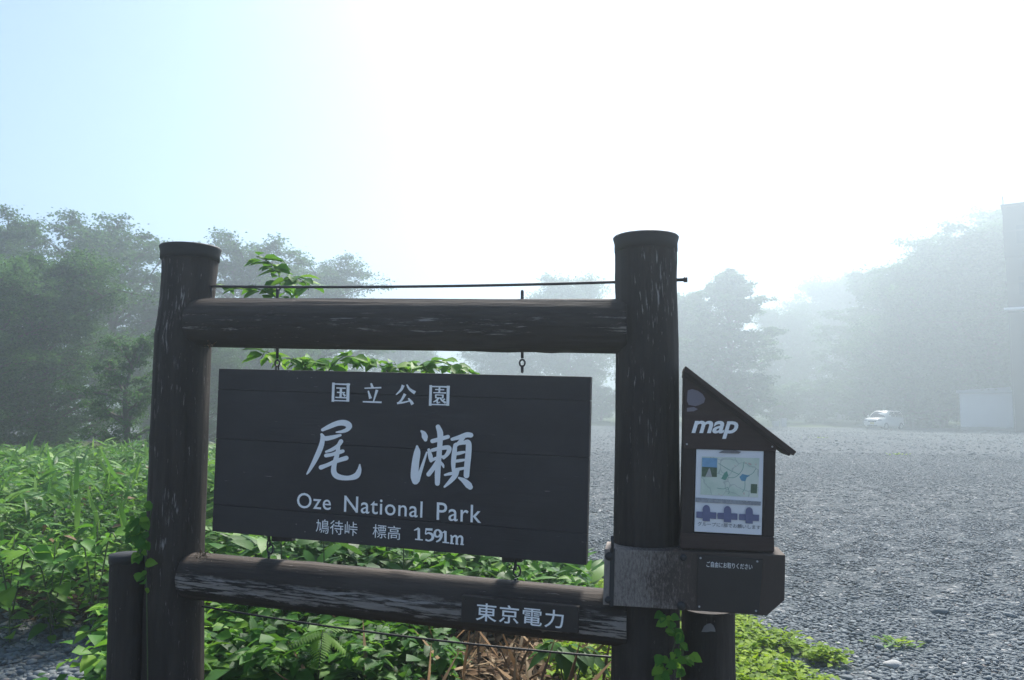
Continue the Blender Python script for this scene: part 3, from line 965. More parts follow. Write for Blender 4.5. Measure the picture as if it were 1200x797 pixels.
patch_on(st_pts[-6], [(822, 740.5), (825, 734), (829, 731), (833, 730.5), (836, 733), (838, 737), (838.5, 740.5), (833, 740), (828, 740.8)], 2.8, st_r[-6] * 1.012, "scuff_mark", M['scuff'], mb)

# the box: plane of its front
BOX = Plane(CRS.p - mfront * 0.022, mfront)
xh = BOX.hit
depth = 0.125
def slab(name, pxs, off, d, mat, bev=0.002, parent=mb):
    return link(name, box_mesh(name, [xh(*q, off) for q in pxs], -mfront * d, bev, 1), mat, parent)
slab("base_rail", [(796.8, 643), (907.5, 647.5), (907.5, 629.5), (797.2, 624.5)], 0.004, depth + 0.012, M['gable'], 0.003)
slab("side_board", [(798.2, 625), (812.5, 626), (815.0, 524.5), (800.2, 524)], 0.0, depth, M['map_wood'])
slab("side_board", [(893.5, 628.5), (907.2, 629), (909.2, 527.5), (895.2, 527)], 0.0, depth, M['map_wood'])
slab("back_board", [(798.5, 625), (907, 629), (909.0, 527.6), (800.3, 524)], -depth + 0.002, 0.015, M['map_wood'])
slab("gable_board", [(800.4, 525.5), (909.6, 529.2), (910.2, 521), (801.8, 434.5)], 0.003, depth + 0.003, M['gable'])
# roof: two boards, lower one set back
slab("roof_board", [(801.2, 440.5), (925.0, 534.6), (929.5, 528.5), (802.2, 432.0)], 0.012, depth + 0.024, M['map_wood'], 0.0015)
rf = slab("roof_board", [(802.0, 434.0), (930.0, 534.0), (933.6, 529.4), (803.4, 428.8)], 0.03, depth + 0.06, M['gable'], 0.0015)
gh = lambda x, y, o: xh(x, y, o + 0.0035)
link("lettering", text_mesh("lettering", "map", gh, (810.0, 514.0), (864.5, 514.5), (811.0, 493.0), 0.025, 0.22, 0.98), M['letter'], mb)
# faded pale sticker remains in the corner of the gable
M['faded'] = weather_board("faded_sticker", (0.13, 0.115, 0.135), (0.30, 0.27, 0.31), 0.45, 0, 12.0)
stk = [(805.5, 462), (806, 457.5), (811, 456), (818, 458), (823.5, 462), (826.5, 467), (825, 472), (820, 474.5), (815, 476), (807, 474.5), (805, 470)]
link("sticker", poly_mesh("sticker", [gh(x, y, 0.0012) for x, y in stk[::-1]]), M['faded'], mb)
stk2 = [(805, 478), (813, 477), (818, 479.5), (813, 482), (805, 482.5)]
link("sticker", poly_mesh("sticker", [gh(x, y, 0.0012) for x, y in stk2[::-1]]), M['faded'], mb)
for qx in ((805, 520.5), (905, 523.5)):
    c = gh(*qx, 0.0)
    link("screw", tube_mesh("screw", [c, c + mfront * 0.0015], [0.0032, 0.0028], 10), M['galv'], mb)

# white leaflet panel
panel = slab("leaflet_panel", [(813.6, 623.0), (892.6, 627.3), (895.0, 528.6), (816.0, 526.4)], -0.003, 0.006, M['white'], 0.001)
ph = lambda x, y, o: xh(x, y, o - 0.003)
def map_mat():
    t = NT("map_print")
    p = t.obj()
    n = t.noise(p, 14, 4, 0.6)
    base = t.ramp(n, [(0.3, (0.50, 0.60, 0.48)), (0.5, (0.62, 0.69, 0.57)), (0.68, (0.70, 0.72, 0.62))])
    v = t.n("TexVoronoi", {"feature": 'DISTANCE_TO_EDGE'}, Vector=t.n("VectorMath", {"operation": 'ADD'}, i0=p, i1=t.n("VectorMath", {"operation": 'SCALE'}, i0=t.n("TexNoise", None, Vector=p, Scale=22.0).outputs[1], Scale=0.05).outputs[0]).outputs[0], Scale=15.0).outputs[0]
    col = t.mix(t.ramp(v, [(0.012, 0.45), (0.03, 0.0)]), base, (0.25, 0.30, 0.27))
    col = t.mix(t.ramp(t.noise(p, 40, 2, 0.5), [(0.70, 0.0), (0.74, 0.8)]), col, (0.55, 0.35, 0.28))
    t.bsdf(col, 0.35, None, 0.5)
    return t.m
M['map'] = map_mat()
def flat(name, pxs, off, mat, parent):
    return link(name, poly_mesh(name, [ph(x, y, off) for x, y in pxs]), mat, parent)
flat("map_print", [(820.6, 579.5), (888.3, 583.0), (890.0, 537.0), (822.6, 535.0)], 0.0015, M['map'], panel)
M['ink_green'] = paint_mat("map_marsh_green", (0.15, 0.33, 0.24), 0.4, 0.2, 80, 0.0)
M['ink_blue'] = paint_mat("map_lake_blue", (0.12, 0.30, 0.42), 0.4, 0.15, 80, 0.0)
M['sky_ink'] = paint_mat("photo_sky_ink", (0.20, 0.38, 0.55), 0.4, 0.3, 60, 0.0)
M['marsh_ink'] = paint_mat("photo_marsh_ink", (0.10, 0.15, 0.09), 0.4, 0.5, 120, 0.0)
M['path_ink'] = paint_mat("photo_path_ink", (0.42, 0.42, 0.40), 0.4, 0.2, 120, 0.0)
flat("marsh_area", [(845, 561), (850, 563), (853.5, 557.5), (852, 552), (849, 554), (847, 558)], 0.0022, M['ink_green'], panel)
flat("lake_area", [(866.5, 559), (869, 563.5), (873.5, 564), (875, 559.5), (879, 557.5), (874, 556.5), (870, 555.5)], 0.0022, M['ink_blue'], panel)
flat("photo_print", [(822.3, 558.6), (840, 559.2), (840.6, 537.0), (822.9, 536.4)], 0.0020, M['marsh_ink'], panel)
flat("photo_print", [(822.6, 547.0), (840.3, 548.0), (840.6, 537.0), (822.9, 536.4)], 0.0026, M['sky_ink'], panel)
flat("photo_print", [(826.5, 558.6), (834.5, 558.9), (832.0, 549.0), (830.8, 549.0)], 0.0029, M['path_ink'], panel)
flat("photo_print", [(879.5, 578.0), (887, 578.4), (887.4, 567.5), (880, 567.2)], 0.0022, M['marsh_ink'], panel)
for a, b in (((842, 543), (866, 556)), ((866, 556), (872, 541)), ((853, 560), (866, 556)), ((873, 564), (870, 577)), ((840, 572), (853, 571)), ((853, 571), (853.5, 579)), ((875, 558), (886, 549))):
    link("trail_line", stroke_mesh("trail_line", [[(a[0], a[1], 0.55), ((a[0] + b[0]) / 2 + 1.2, (a[1] + b[1]) / 2 + 1.5, 0.55), (b[0], b[1], 0.55)]], lambda x, y, o: ph(x, y, o + 0.0008), False), M['ink_green'], panel)
# clear strip with clipped papers, three leaflet holders with lavender leaflets
M['paper'] = paint_mat("worn_paper_strip", (0.32, 0.33, 0.35), 0.5, 0.6, 110, 0.1, chip=(0.58, (0.6, 0.58, 0.5)))
M['leaflet'] = paint_mat("lavender_leaflet", (0.15, 0.16, 0.27), 0.5, 0.25, 90, 0.05)
M['inktext'] = paint_mat("printed_ink", (0.035, 0.035, 0.05), 0.6, 0.1, 60, 0.0)
M['clip'] = paint_mat("clip_metal", (0.20, 0.19, 0.19), 0.35, 0.4, 120, 0.1)
slab("paper_strip", [(815.2, 588.2), (891.5, 592.6), (891.8, 588.0), (815.4, 583.2)], 0.001, 0.003, M['paper'], 0.0005, panel)
slab("clip", [(842, 530.8), (866, 531.5), (868.5, 529.6), (862, 527.8), (848, 527.6)], 0.003, 0.005, M['clip'], 0.0005, panel)
for cx_, cy_ in ((827.8, 603.5), (852.6, 604.8), (878.0, 606.2)):
    o = slab("leaflet", [(cx_ - 11.8, cy_ + 3.3), (cx_ + 11.4, cy_ + 4.7), (cx_ + 11.6, cy_ - 2.8), (cx_ - 11.6, cy_ - 3.9)], 0.0015, 0.003, M['leaflet'], 0.0004, panel)
    arch = [(cx_ - 4.3, cy_ + 7.2), (cx_ + 4.2, cy_ + 7.6)] + [(cx_ + 4.3 * math.cos(a), cy_ - 6.5 - 5.2 * math.sin(a)) for a in np.linspace(0, PI, 9)]
    slab("leaflet", arch, 0.0028, 0.002, M['leaflet'], 0.0003, panel)
link("lettering", text_mesh("lettering", "グループに1部でお願いします", lambda x, y, o: ph(x, y, o), (817.5, 616.0), (891.0, 620.6), (817.7, 611.2), 0.0), M['inktext'], panel)

# ------------------------------------------------------------------ plants close to the sign
LEAF_ME = {}
def leaf_mesh(kind, tone):
    key = (kind, tone)
    if key not in LEAF_ME:
        proto, mat = {'ovate': (OVATE, 'leaf_weed'), 'blade': (BLADE, 'leaf_sasa'), 'lance': (LANCE, 'leaf_weed'), 'low': (OVATE, 'leaf_low')}[kind]
        V, Fp = proto
        me = mesh_np("leaf", V, Fp, True, {"tone": np.full(len(V), tone / 6.0)})
        me.materials.append(M[mat])
        LEAF_ME[key] = me
    return LEAF_ME[key]

def add_leaf(root, p, axis, nrm, size, kind='ovate', tone=None, w=1.0):
    me = leaf_mesh(kind, rnd.randint(1, 5) if tone is None else tone)
    o = bpy.data.objects.new("leaf", me)
    COL.objects.link(o)
    y = Vector(axis).normalized(); x = y.cross(Vector(nrm)).normalized(); z = x.cross(y)
    m = Matrix((x, y, z)).transposed().to_4x4() @ Matrix.Diagonal((size * w, size, size, 1))
    m.translation = Vector(p) - parent_base(root)
    o.parent = root
    o.matrix_local = m
    return o

def stem_path(pxs, n=14):
    """pixels with distance -> smooth world path"""
    c = catmull([tuple(at(px, py, Y)) for px, py, Y in pxs], max(2, n // (len(pxs) - 1)))
    return [Vector(p) for p in c]

def leafy_plant(name, label, cat, stems, per, size, group=None, kind='ovate', tone=(1, 5), droop=0.5, r=0.004, span=(0.35, 1.0)):
    p0 = at(*stems[0][0])
    root = thing(name, label, cat, gp(p0.x, p0.y), group)
    for si, st in enumerate(stems):
        path = stem_path(st)
        if si == 0:
            path = [gp(path[0].x, path[0].y, -0.02)] + path
        link("stem", tube_mesh("stem", path, [r * (1 - 0.6 * i / len(path)) for i in range(len(path))], 6), M['stem'], root)
        n = per[si]
        for i in range(n):
            t = span[0] + (span[1] - span[0]) * (i + rnd.random() * 0.6) / n if si == 0 else (i + rnd.random() * 0.5) / n
            k = min(t, 0.999) * (len(path) - 1)
            a = path[int(k)].lerp(path[min(int(k) + 1, len(path) - 1)], k - int(k))
            ang = i * 2.4 + rnd.random()
            ax = Vector((math.cos(ang), math.sin(ang) * 0.9, rnd.uniform(-droop, 0.25)))
            pet = a + ax.normalized() * 0.018
            add_leaf(root, pet, ax, Vector((rnd.gauss(0, 0.25), rnd.gauss(0, 0.25) - 0.25, 1)), size * rnd.uniform(0.7, 1.25), kind, rnd.randint(*tone), rnd.uniform(0.85, 1.15))
    return root

Yk = 4.0
leafy_plant("knotweed", "tall leafy plant rising above the top beam just right of the tall left post", "plant",
            [[(332, 800, Yk), (328, 560, Yk), (322, 400, Yk), (328, 335, Yk), (322, 312, Yk), (300, 300, Yk - 0.05)],
             [(327, 350, Yk), (300, 338, Yk - 0.05), (272, 338, Yk - 0.1), (257, 332, Yk - 0.1)],
             [(327, 340, Yk), (342, 325, Yk - 0.1), (356, 330, Yk - 0.15), (362, 340, Yk - 0.18)],
             [(322, 420, Yk), (312, 412, Yk - 0.1), (306, 420, Yk - 0.15)]], (50, 18, 18, 10), 0.088, None, 'ovate', (2, 5))
leafy_plant("knotweed", "leafy plant with bright leaves showing in the gap above the left half of the board", "plant",
            [[(384, 800, Yk + .1), (378, 600, Yk + .1), (372, 445, Yk + .1), (366, 420, Yk + .1)],
             [(374, 450, Yk + .1), (352, 424, Yk), (334, 420, Yk)],
             [(374, 450, Yk + .1), (398, 420, Yk), (420, 418, Yk)]], (50, 20, 22), 0.085, None, 'ovate', (3, 5))  # only light leaf tones: backlight put into the leaf colour
leafy_plant("knotweed", "leafy plant with a dense bright top in the gap above the middle of the board", "plant",
            [[(476, 800, Yk + .2), (472, 600, Yk + .2), (470, 450, Yk + .2), (462, 424, Yk + .2)],
             [(470, 450, Yk + .2), (440, 424, Yk + .1), (424, 424, Yk + .1)],
             [(470, 450, Yk + .2), (500, 424, Yk + .1), (530, 428, Yk + .1), (548, 436, Yk + .1)],
             [(470, 455, Yk + .2), (488, 430, Yk + .15), (515, 432, Yk + .1)]], (50, 24, 30, 24), 0.085, None, 'ovate', (3, 5))  # same light tones, colouring the leaves as if lit from behind

# climbing vines on the posts
def post_vine(label, stems, per, size, Y, tone):
    p0 = at(stems[0][0][0], stems[0][0][1], Y)
    root = thing("climbing_vine", label, "vine", gp(p0.x, p0.y))
    for st, n in zip(stems, per):
        path = [at(px, py, y_) for px, py, y_ in st]
        path = [Vector(p) for p in catmull([tuple(p) for p in path], 6)]
        if st is stems[0]:
            path = [gp(path[0].x, path[0].y - 0.02)] + path
        link("stem", tube_mesh("stem", path, [0.0022] * len(path), 6), M['stem'], root)
        for i in range(n):
            k = rnd.uniform(0.05 if st is not stems[0] else 0.3, 0.99) * (len(path) - 1)
            a = path[int(k)].lerp(path[min(int(k) + 1, len(path) - 1)], k - int(k))
            ax = Vector((rnd.gauss(0, 0.8), -0.35 + rnd.gauss(0, 0.2), rnd.uniform(-1.0, 0.2)))
            add_leaf(root, a + Vector((rnd.gauss(0, 0.012), -0.012 - rnd.random() * 0.02, rnd.gauss(0, 0.01))), ax, Vector((rnd.gauss(0, 0.3), -1, 0.6)), size * rnd.uniform(0.7, 1.25), 'ovate', rnd.randint(*tone), 1.15)
    return root
YV = 2.66
post_vine("small bright green vine climbing the foot of the right post beside the stub post",
          [[(778, 860, YV), (776, 800, YV), (786, 770, YV), (792, 745, YV), (786, 733, YV), (779, 720, YV)], [(790, 790, YV), (800, 768, YV), (797, 745, YV)], [(776, 800, YV), (768, 780, YV), (772, 770, YV)]],
          (26, 12, 10), 0.036, YV, (2, 5))
YV2 = 3.12
post_vine("green vine hanging over the short left post against the tall left post",
          [[(174, 900, YV2), (172, 700, 3.13), (171, 660, YV2), (174, 620, YV2), (179, 590, YV2)], [(172, 645, YV2), (164, 628, YV2), (152, 622, YV2)], [(174, 620, YV2), (166, 642, YV2 - .03), (163, 652, YV2 - .03)], [(176, 605, YV2), (168, 612, YV2), (160, 608, YV2)]],
          (12, 18, 14, 14), 0.038, YV2, (2, 5))

# bamboo grass clumps and other plants under the lower beam
def sasa_clump(label, px, py, Y, n, length, tone=(1, 4), spread=1.0, group=None):
    b = at(px, py, Y)
    root = thing("bamboo_grass", label, "plant", gp(b.x, b.y), group)
    g0 = gp(b.x, b.y)
    for s in range(max(1, n // 5)):
        topp = Vector((b.x + rnd.gauss(0, 0.05) * spread, b.y + rnd.gauss(0, 0.05), b.z + rnd.uniform(-0.04, 0.05)))
        link("stem", tube_mesh("stem", [g0 + Vector((rnd.gauss(0, .02), rnd.gauss(0, .02), -0.02)), g0.lerp(topp, 0.55) + Vector((0.01, 0, 0)), topp], [0.003, 0.0027, 0.0015], 6), M['stem'], root)
        for i in range(5):
            a = rnd.uniform(0, 2 * PI)
            ax = Vector((math.cos(a), math.sin(a) * 0.7 - 0.25, rnd.uniform(-0.35, 0.7)))
            add_leaf(root, topp + Vector((0, 0, rnd.uniform(-0.09, 0))), ax, Vector((rnd.gauss(0, .2), -0.2, 1)), length * rnd.uniform(0.7, 1.15), 'blade', rnd.randint(*tone), rnd.uniform(1.0, 1.7))
    return root
sasa_clump("bamboo grass with broad dark blades at the foot of the tall left post, below the lower beam", 272, 775, 3.5, 15, 0.27)
sasa_clump("bamboo grass with long arching blades below the lower beam, second clump from the left post", 320, 770, 3.55, 15, 0.25)
sasa_clump("pale striped bamboo grass below the lower beam, third clump from the left post", 372, 765, 3.6, 15, 0.22, (2, 5))
sasa_clump("loose bamboo grass standing behind the lower cable, left of the dry leaves", 425, 775, 3.75, 15, 0.2)

b = at(668, 758, 3.42)
bl_root = thing("broadleaf_weed", "dark pointed-leaf weed hanging over dry litter just left of the right post", "plant", gp(b.x, b.y))
for k in range(3):
    tp = at(650 + k * 18, 752 + k * 3, 3.42 + 0.03 * k)
    link("stem", tube_mesh("stem", [gp(b.x, b.y, -0.02), gp(b.x, b.y).lerp(tp, 0.6), tp], [0.004, 0.0035, 0.002], 6), M['stem'], bl_root)
    for i in range(9):
        a = i * 2 * PI / 9 + rnd.random() * 0.4
        add_leaf(bl_root, tp + Vector((0, 0, -0.01 * (i % 3))), Vector((math.cos(a), math.sin(a), rnd.uniform(-0.9, -0.1))), Vector((0, -0.2, 1)), rnd.uniform(0.10, 0.15), 'lance', rnd.randint(0, 2), 1.2)

def frond_mesh(n=13, L=0.24):
    P, A, S = [], [], []
    for i in range(n):
        t = 0.12 + 0.88 * i / n
        for s in (-1, 1):
            P.append((0, t * L, -0.25 * t * t * L)); A.append((s, 0.45, -0.1)); S.append(0.055 * math.sin(PI * min(1, 0.25 + t * 0.78)) + 0.008)
    me = scatter("frond", LANCE, np.array(P), np.array(A, float), np.tile([0, 0, 1.0], (len(P), 1)), np.array(S), np.full(len(P), 0.75))
    me.materials.append(M['leaf_weed'])
    return me
fm = frond_mesh()
b = at(372, 760, 3.42)
fern = thing("fern", "small light green fern with toothed fronds between the bamboo grass clumps", "fern", gp(b.x, b.y))
tipf = at(378, 738, 3.4)
link("stem", tube_mesh("stem", [gp(b.x, b.y, -0.01), gp(b.x, b.y).lerp(tipf, 0.6), tipf], [0.003, 0.003, 0.002], 6), M['stem'], fern)
for a, dz in ((0.1, 0.1), (0.9, -0.2), (2.4, 0.0), (3.3, -0.3), (4.6, -0.5), (5.5, 0.1)):
    o = bpy.data.objects.new("frond", fm); COL.objects.link(o); o.parent = fern
    o.location = tipf - fern.location
    o.rotation_euler = (dz, 0, a)
    o.scale = (0.8,) * 3

# a weed clump in the gravel and arching grass by the stub post
wx = at(1050, 752, 1.0); wd = (wx - CAM); s = (0.03 - 1.5) / wd.z; wp = CAM + wd * s
weed = thing("weed_clump", "small green and reddish weed growing alone in the open gravel", "weed", gp(wp.x, wp.y))
for i in range(34):
    a = rnd.uniform(0, 2 * PI); rr_ = abs(rnd.gauss(0, 0.075))
    add_leaf(weed, gp(wp.x + rr_ * math.cos(a) * 1.3, wp.y + rr_ * math.sin(a), rnd.uniform(0.0, 0.035)), Vector((math.cos(a), math.sin(a), rnd.uniform(0.1, 0.9))), Vector((0, 0, 1)), rnd.uniform(0.035, 0.07), 'low' if rnd.random() < 0.45 else 'ovate', rnd.randint(0, 5), 0.9)

for wpx, wpy, nlf, rr0, lab in ((1052, 533, 16, 0.12, "tiny green tuft far out in the gravel below the parked car"), (962, 513, 18, 0.22, "faint yellow-green tuft near the far edge of the gravel right of the map box roof")):
    d_ = ray(wpx, wpy); q_ = CAM + d_ * ((0.02 - 1.5) / d_.z)
    w2 = thing("weed_clump", lab, "weed", gp(q_.x, q_.y))
    for i in range(nlf):
        a = rnd.uniform(0, 2 * PI); r2 = abs(rnd.gauss(0, rr0))
        add_leaf(w2, gp(q_.x + 2 * r2 * math.cos(a), q_.y + r2 * math.sin(a), 0.01), Vector((math.cos(a), math.sin(a), rnd.uniform(0.3, 1.2))), Vector((0, 0, 1)), rnd.uniform(0.08, 0.14), 'low', rnd.randint(2, 5), 0.9)
for spx, spy, r_, tone_, lab in ((1101, 716, 0.055, 0.02, "dark rounded stone lying in the gravel right of the green weed"), (1046, 778, 0.05, 0.975, "pale flat stone in the gravel at the bottom right")):
    d_ = ray(spx, spy); q_ = CAM + d_ * ((0.02 - 1.5) / d_.z)
    bm = bmesh.new(); bmesh.ops.create_icosphere(bm, subdivisions=3, radius=1.0)
    for v in bm.verts:
        k_ = 1 + 0.16 * mnoise.noise(v.co * 1.3 + Vector((spx, 0, 0)))
        v.co = Vector((v.co.x * r_ * 1.15 * k_, v.co.y * r_ * 0.8 * k_, v.co.z * r_ * 0.5 * k_)) + gp(q_.x, q_.y, r_ * 0.3)
    for f in bm.faces: f.smooth = True
    me = bpy.data.meshes.new("stone"); bm.to_mesh(me); bm.free()
    at_ = me.attributes.new("tone", 'FLOAT', 'POINT'); at_.data.foreach_set("value", np.full(len(me.vertices), tone_, np.float32))
    tag(link("stone", me, M['pebble'], None, gp(q_.x, q_.y)), lab, "stone")

for lab, px_, py_, Y_, sz, tn in (("pale large-leaved plant at the left edge of the picture in front of the thicket", 14, 628, 4.95, 0.13, (2, 5)), ("large-leaved plant at the front of the thicket, second from the left edge", 62, 640, 5.0, 0.11, (1, 4)),
                              ("bright leafy plant in the thicket just left of the short post", 112, 612, 5.0, 0.10, (2, 4)), ("leafy weed growing up against the short left post beside the gravel", 124, 712, 4.3, 0.085, (3, 5))):
    leafy_plant("broadleaf_weed", lab, "plant", [[(px_, 800, Y_), (px_ - 3, 720, Y_), (px_ + 3, py_, Y_)], [(px_, 720, Y_), (px_ + 16, py_ + 18, Y_ - .1), (px_ + 26, py_ + 22, Y_ - .15)], [(px_, 730, Y_), (px_ - 14, py_ + 26, Y_ - .1), (px_ - 24, py_ + 30, Y_ - .15)]],
                (18, 9, 9), sz, None, 'ovate', tn, 0.45, 0.006, (0.3, 1.0))

gb = at(872, 790, 3.2)
grass = thing("grass_tuft", "tuft of long pale arching grass blades beside the stub post of the map box", "grass", gp(gb.x, gb.y))
def blade_mesh(pts, w):
    V, Fb = [], []
    n = len(pts)
    for i, p in enumerate(pts):
        d = (pts[min(i + 1, n - 1)] - pts[max(i - 1, 0)]).normalized()
        sd = d.cross(Vector((0.2, -1, 0.2))).normalized()
        k = w * math.sin(PI * (0.12 + 0.88 * (1 - i / (n - 1)))) * 0.5 + 0.0004
        V += [p - sd * k, p + d.cross(sd) * k * 0.3, p + sd * k]
    for i in range(n - 1):
        a = 3 * i
        Fb += [(a, a + 1, a + 4, a + 3), (a + 1, a + 2, a + 5, a + 4)]
    return mesh_np("leaf", [tuple(v) for v in V], np.array(Fb), True, {"tone": np.full(len(V), rnd.uniform(0.4, 0.95))})
for i in range(16):
    a = rnd.uniform(-0.9, 0.9); L = rnd.uniform(0.18, 0.38)
    base = gp(gb.x + rnd.gauss(0, 0.05), gb.y + rnd.gauss(0, 0.05), -0.01)
    dx, dy = math.sin(a) + 0.25, rnd.uniform(-0.6, 0.3)
    pts = [base + Vector((dx * L * 0.9 * t * t, dy * L * 0.5 * t * t, L * (1.5 * t - 0.75 * t * t) + 0.0)) for t in np.linspace(0, 1, 7)]
    link("leaf", blade_mesh(pts, 0.011), M['leaf_sasa'], grass)

# ------------------------------------------------------------------ undergrowth that nobody could count
def stems_to_leaves(xs, ys, hs, kind):
    """returns leaf positions, axes, normals, sizes for many stems"""
    P, A, S = [], [], []
    for x, y, h in zip(xs, ys, hs):
        z0 = float(gz(x, y))
        lx, ly = rng.normal(0, 0.10, 2) * h
        if kind == 'sasa':
            n = rng.integers(6, 10)
            for i in range(n):
                a = rng.uniform(0, 2 * PI); t = 1 - 0.45 * rng.random() ** 1.3
                P.append((x + lx * t, y + ly * t, z0 + h * t)); A.append((math.cos(a), math.sin(a), rng.uniform(-0.35, 1.1))); S.append(rng.uniform(0.10, 0.24))
        elif kind == 'weed':
            n = int(7 + 12 * h)
            for i in range(n):
                t = 0.10 + 0.90 * (i + rng.random()) / n
                a = i * 2.4 + rng.random() * 0.6
                P.append((x + lx * t, y + ly * t, z0 + h * t)); A.append((math.cos(a), math.sin(a), rng.uniform(-0.6, 0.35))); S.append(rng.uniform(0.045, 0.125) * (1.15 - 0.4 * t))
        else:                                   # fine-leaved
            n = int(16 + 26 * h)
            for i in range(n):
                t = 0.2 + 0.8 * (i + rng.random()) / n
                a = rng.uniform(0, 2 * PI); q = rng.uniform(0.01, 0.09)
                P.append((x + lx * t + q * math.cos(a), y + ly * t + q * math.sin(a), z0 + h * t)); A.append((math.cos(a), math.sin(a), rng.uniform(-0.3, 0.7))); S.append(rng.uniform(0.03, 0.07))
    return np.array(P), np.array(A), np.array(S)

def undergrowth(name, label, xs, ys, hs, kind, proto, mat, wscale=1.0, tone_mu=0.5):
    P, A, S = stems_to_leaves(xs, ys, hs, kind)
    N = len(P)
    nr = np.stack([rng.normal(0, .35, N), rng.normal(-0.15, .35, N), np.ones(N)], -1)
    tone = np.clip(rng.normal(tone_mu, 0.20, N) + 0.5 * clump_field(P[:, 0], P[:, 1], 1.6, 6), 0, 1)
    s = np.stack([S * wscale * rng.uniform(0.85, 1.3, N), S, S], -1)
    me = scatter(name, proto, P, A, nr, s, tone)
    return tag(link(name, me, mat), label, kind='stuff')

# left thicket
def thicket_points(n, y0, y1, k0, k1):
    y = np.sqrt(rng.uniform(y0 ** 2, y1 ** 2, n)); x = y * rng.uniform(k0, k1, n)
    ok = (y > 5.0 + rng.normal(0, 0.12, n)) & (verge(x, y) > 0.2)
    return x[ok], y[ok]
def thicket_h(x, y):
    return np.clip(0.40 + 0.24 * smooth(5.0, 6.6, y) - 0.08 * smooth(7, 10, y) - 0.20 * smooth(10, 16, y) - 0.05 * smooth(12, 20, y), 0.2, 1.1) + 0.26 * clump_field(x, y, 0.8, 4) + 0.16 * clump_field(x, y, 2.2, 8) + 0.16 * np.exp(-((x + 2.35) ** 2 + (y - 6.4) ** 2) / 0.5)
x, y = thicket_points(7600, 4.9, 17, -1.15, -0.12)
f = clump_field(x, y, 0.8, 1)
s_ = f > -0.28
undergrowth("bamboo_grass_thicket", "dense thicket of knee-high bamboo grass left of the sign", x[s_], y[s_], thicket_h(x[s_], y[s_]) * rng.uniform(0.8, 1.12, s_.sum()), 'sasa', BLADE_LO, M['leaf_sasa'], 1.15, 0.5)
w_ = f < -0.06
undergrowth("leafy_weed_thicket", "broad-leaved green weeds mixed into the thicket left of the sign", x[w_], y[w_], thicket_h(x[w_], y[w_]) * rng.uniform(0.75, 1.1, w_.sum()), 'weed', OVATE_LO, M['leaf_weed'], 0.9, 0.5)
x, y = thicket_points(2600, 4.9, 12, -0.85, -0.2)
undergrowth("fine_weed_thicket", "fine-leaved mugwort weeds in front of the thicket left of the sign", x, y, thicket_h(x, y) * rng.uniform(0.7, 1.08, len(x)), 'fine', LANCE_LO, M['leaf_weed'], 1.0, 0.4)

# thin upright blades and withered leaves that break up the thicket
x, y = thicket_points(900, 5.2, 14, -0.8, -0.2)
n = len(x)
h = thicket_h(x, y)
pos = np.stack([x, y, gz(x, y) + h * rng.uniform(0.55, 0.95, n)], -1)
ax = np.stack([rng.normal(0, .35, n), rng.normal(0, .35, n), np.ones(n)], -1)
L_ = rng.uniform(0.14, 0.34, n)
tag(link("tall_grass", scatter("tall_grass", BLADE, pos, ax, rng.normal(0, 1, (n, 3)) + np.array([0, -1, 0]), np.stack([L_ * 0.7, L_, L_], -1), np.clip(rng.normal(.6, .2, n), 0, 1)), M['leaf_sasa']), "thin upright grass blades sticking out of the thicket left of the sign", kind='stuff')
x, y = thicket_points(420, 5.0, 11, -0.8, -0.2)
n = len(x)
pos = np.stack([x, y, gz(x, y) + thicket_h(x, y) * rng.uniform(0.35, 0.97, n)], -1)
tag(link("withered_leaves", scatter("withered_leaves", LANCE, pos, rng.normal(0, 1, (n, 3)) * np.array([1, 1, .5]), np.stack([rng.normal(0, .5, n), rng.normal(-.3, .5, n), np.ones(n)], -1), rng.uniform(0.06, 0.13, n), rng.uniform(0.2, 1, n)), M['leaf_dry']), "withered brown leaves caught in the thicket left of the sign", kind='stuff')

# behind the sign
n = 1000
x = rng.uniform(-2.0, 0.55, n); y = rng.uniform(3.95, 6.6, n)
ok = (y > 4.05 + 0.25 * (x + 1.4)) & (rng.random(n) < 1.0 - 0.55 * smooth(-0.2, 0.5, x)) & (x < 0.13 * y) & (x > -0.33 * y - 0.1)
x, y = x[ok], y[ok]
hb = np.clip(0.50 - 0.23 * smooth(-0.4, 0.45, x), 0.1, 0.6) * (0.7 + 0.3 * smooth(4.0, 4.6, y)) + 0.05 * clump_field(x, y, 1.5, 2)
q = rng.random(len(x))
undergrowth("leafy_undergrowth", "tangle of round-leaved vines and weeds behind the sign between the beams", x[q < .75], y[q < .75], np.maximum(hb[q < .75] * rng.uniform(0.8, 1.1, (q < .75).sum()), 0.1), 'weed', OVATE, M['leaf_weed'], 0.95, 0.42)
undergrowth("bamboo_grass_undergrowth", "bamboo grass mixed into the undergrowth behind the sign", x[q > .6], y[q > .6], np.maximum(hb[q > .6] * rng.uniform(0.7, 1.05, (q > .6).sum()), 0.1), 'sasa', BLADE, M['leaf_sasa'], 1.6, 0.4)
# low strip round the short post on the left
n = 260
x = rng.uniform(-2.3, -1.25, n); y = rng.uniform(3.25, 4.4, n)
ok = (x > -0.515 * y) | (rng.random(n) < 0.04)
x, y = x[ok], y[ok]
undergrowth("low_weed_strip", "low weeds and grass round the short left post beside the gravel", x, y, rng.uniform(0.12, 0.34, len(x)), 'weed', OVATE_LO, M['leaf_weed'], 0.9, 0.5)
# foreground right behind the beam
n = 420
x = rng.uniform(-1.3, -0.25, n); y = rng.uniform(3.35, 4.1, n)
ok = rng.random(n) < 1 - 0.75 * smooth(-0.75, -0.3, x)
x, y = x[ok], y[ok]
undergrowth("shade_weed", "dark low weeds on the soil below the lower beam", x, y, rng.uniform(0.10, 0.30, len(x)), 'weed', OVATE_LO, M['leaf_weed'], 0.9, 0.3)

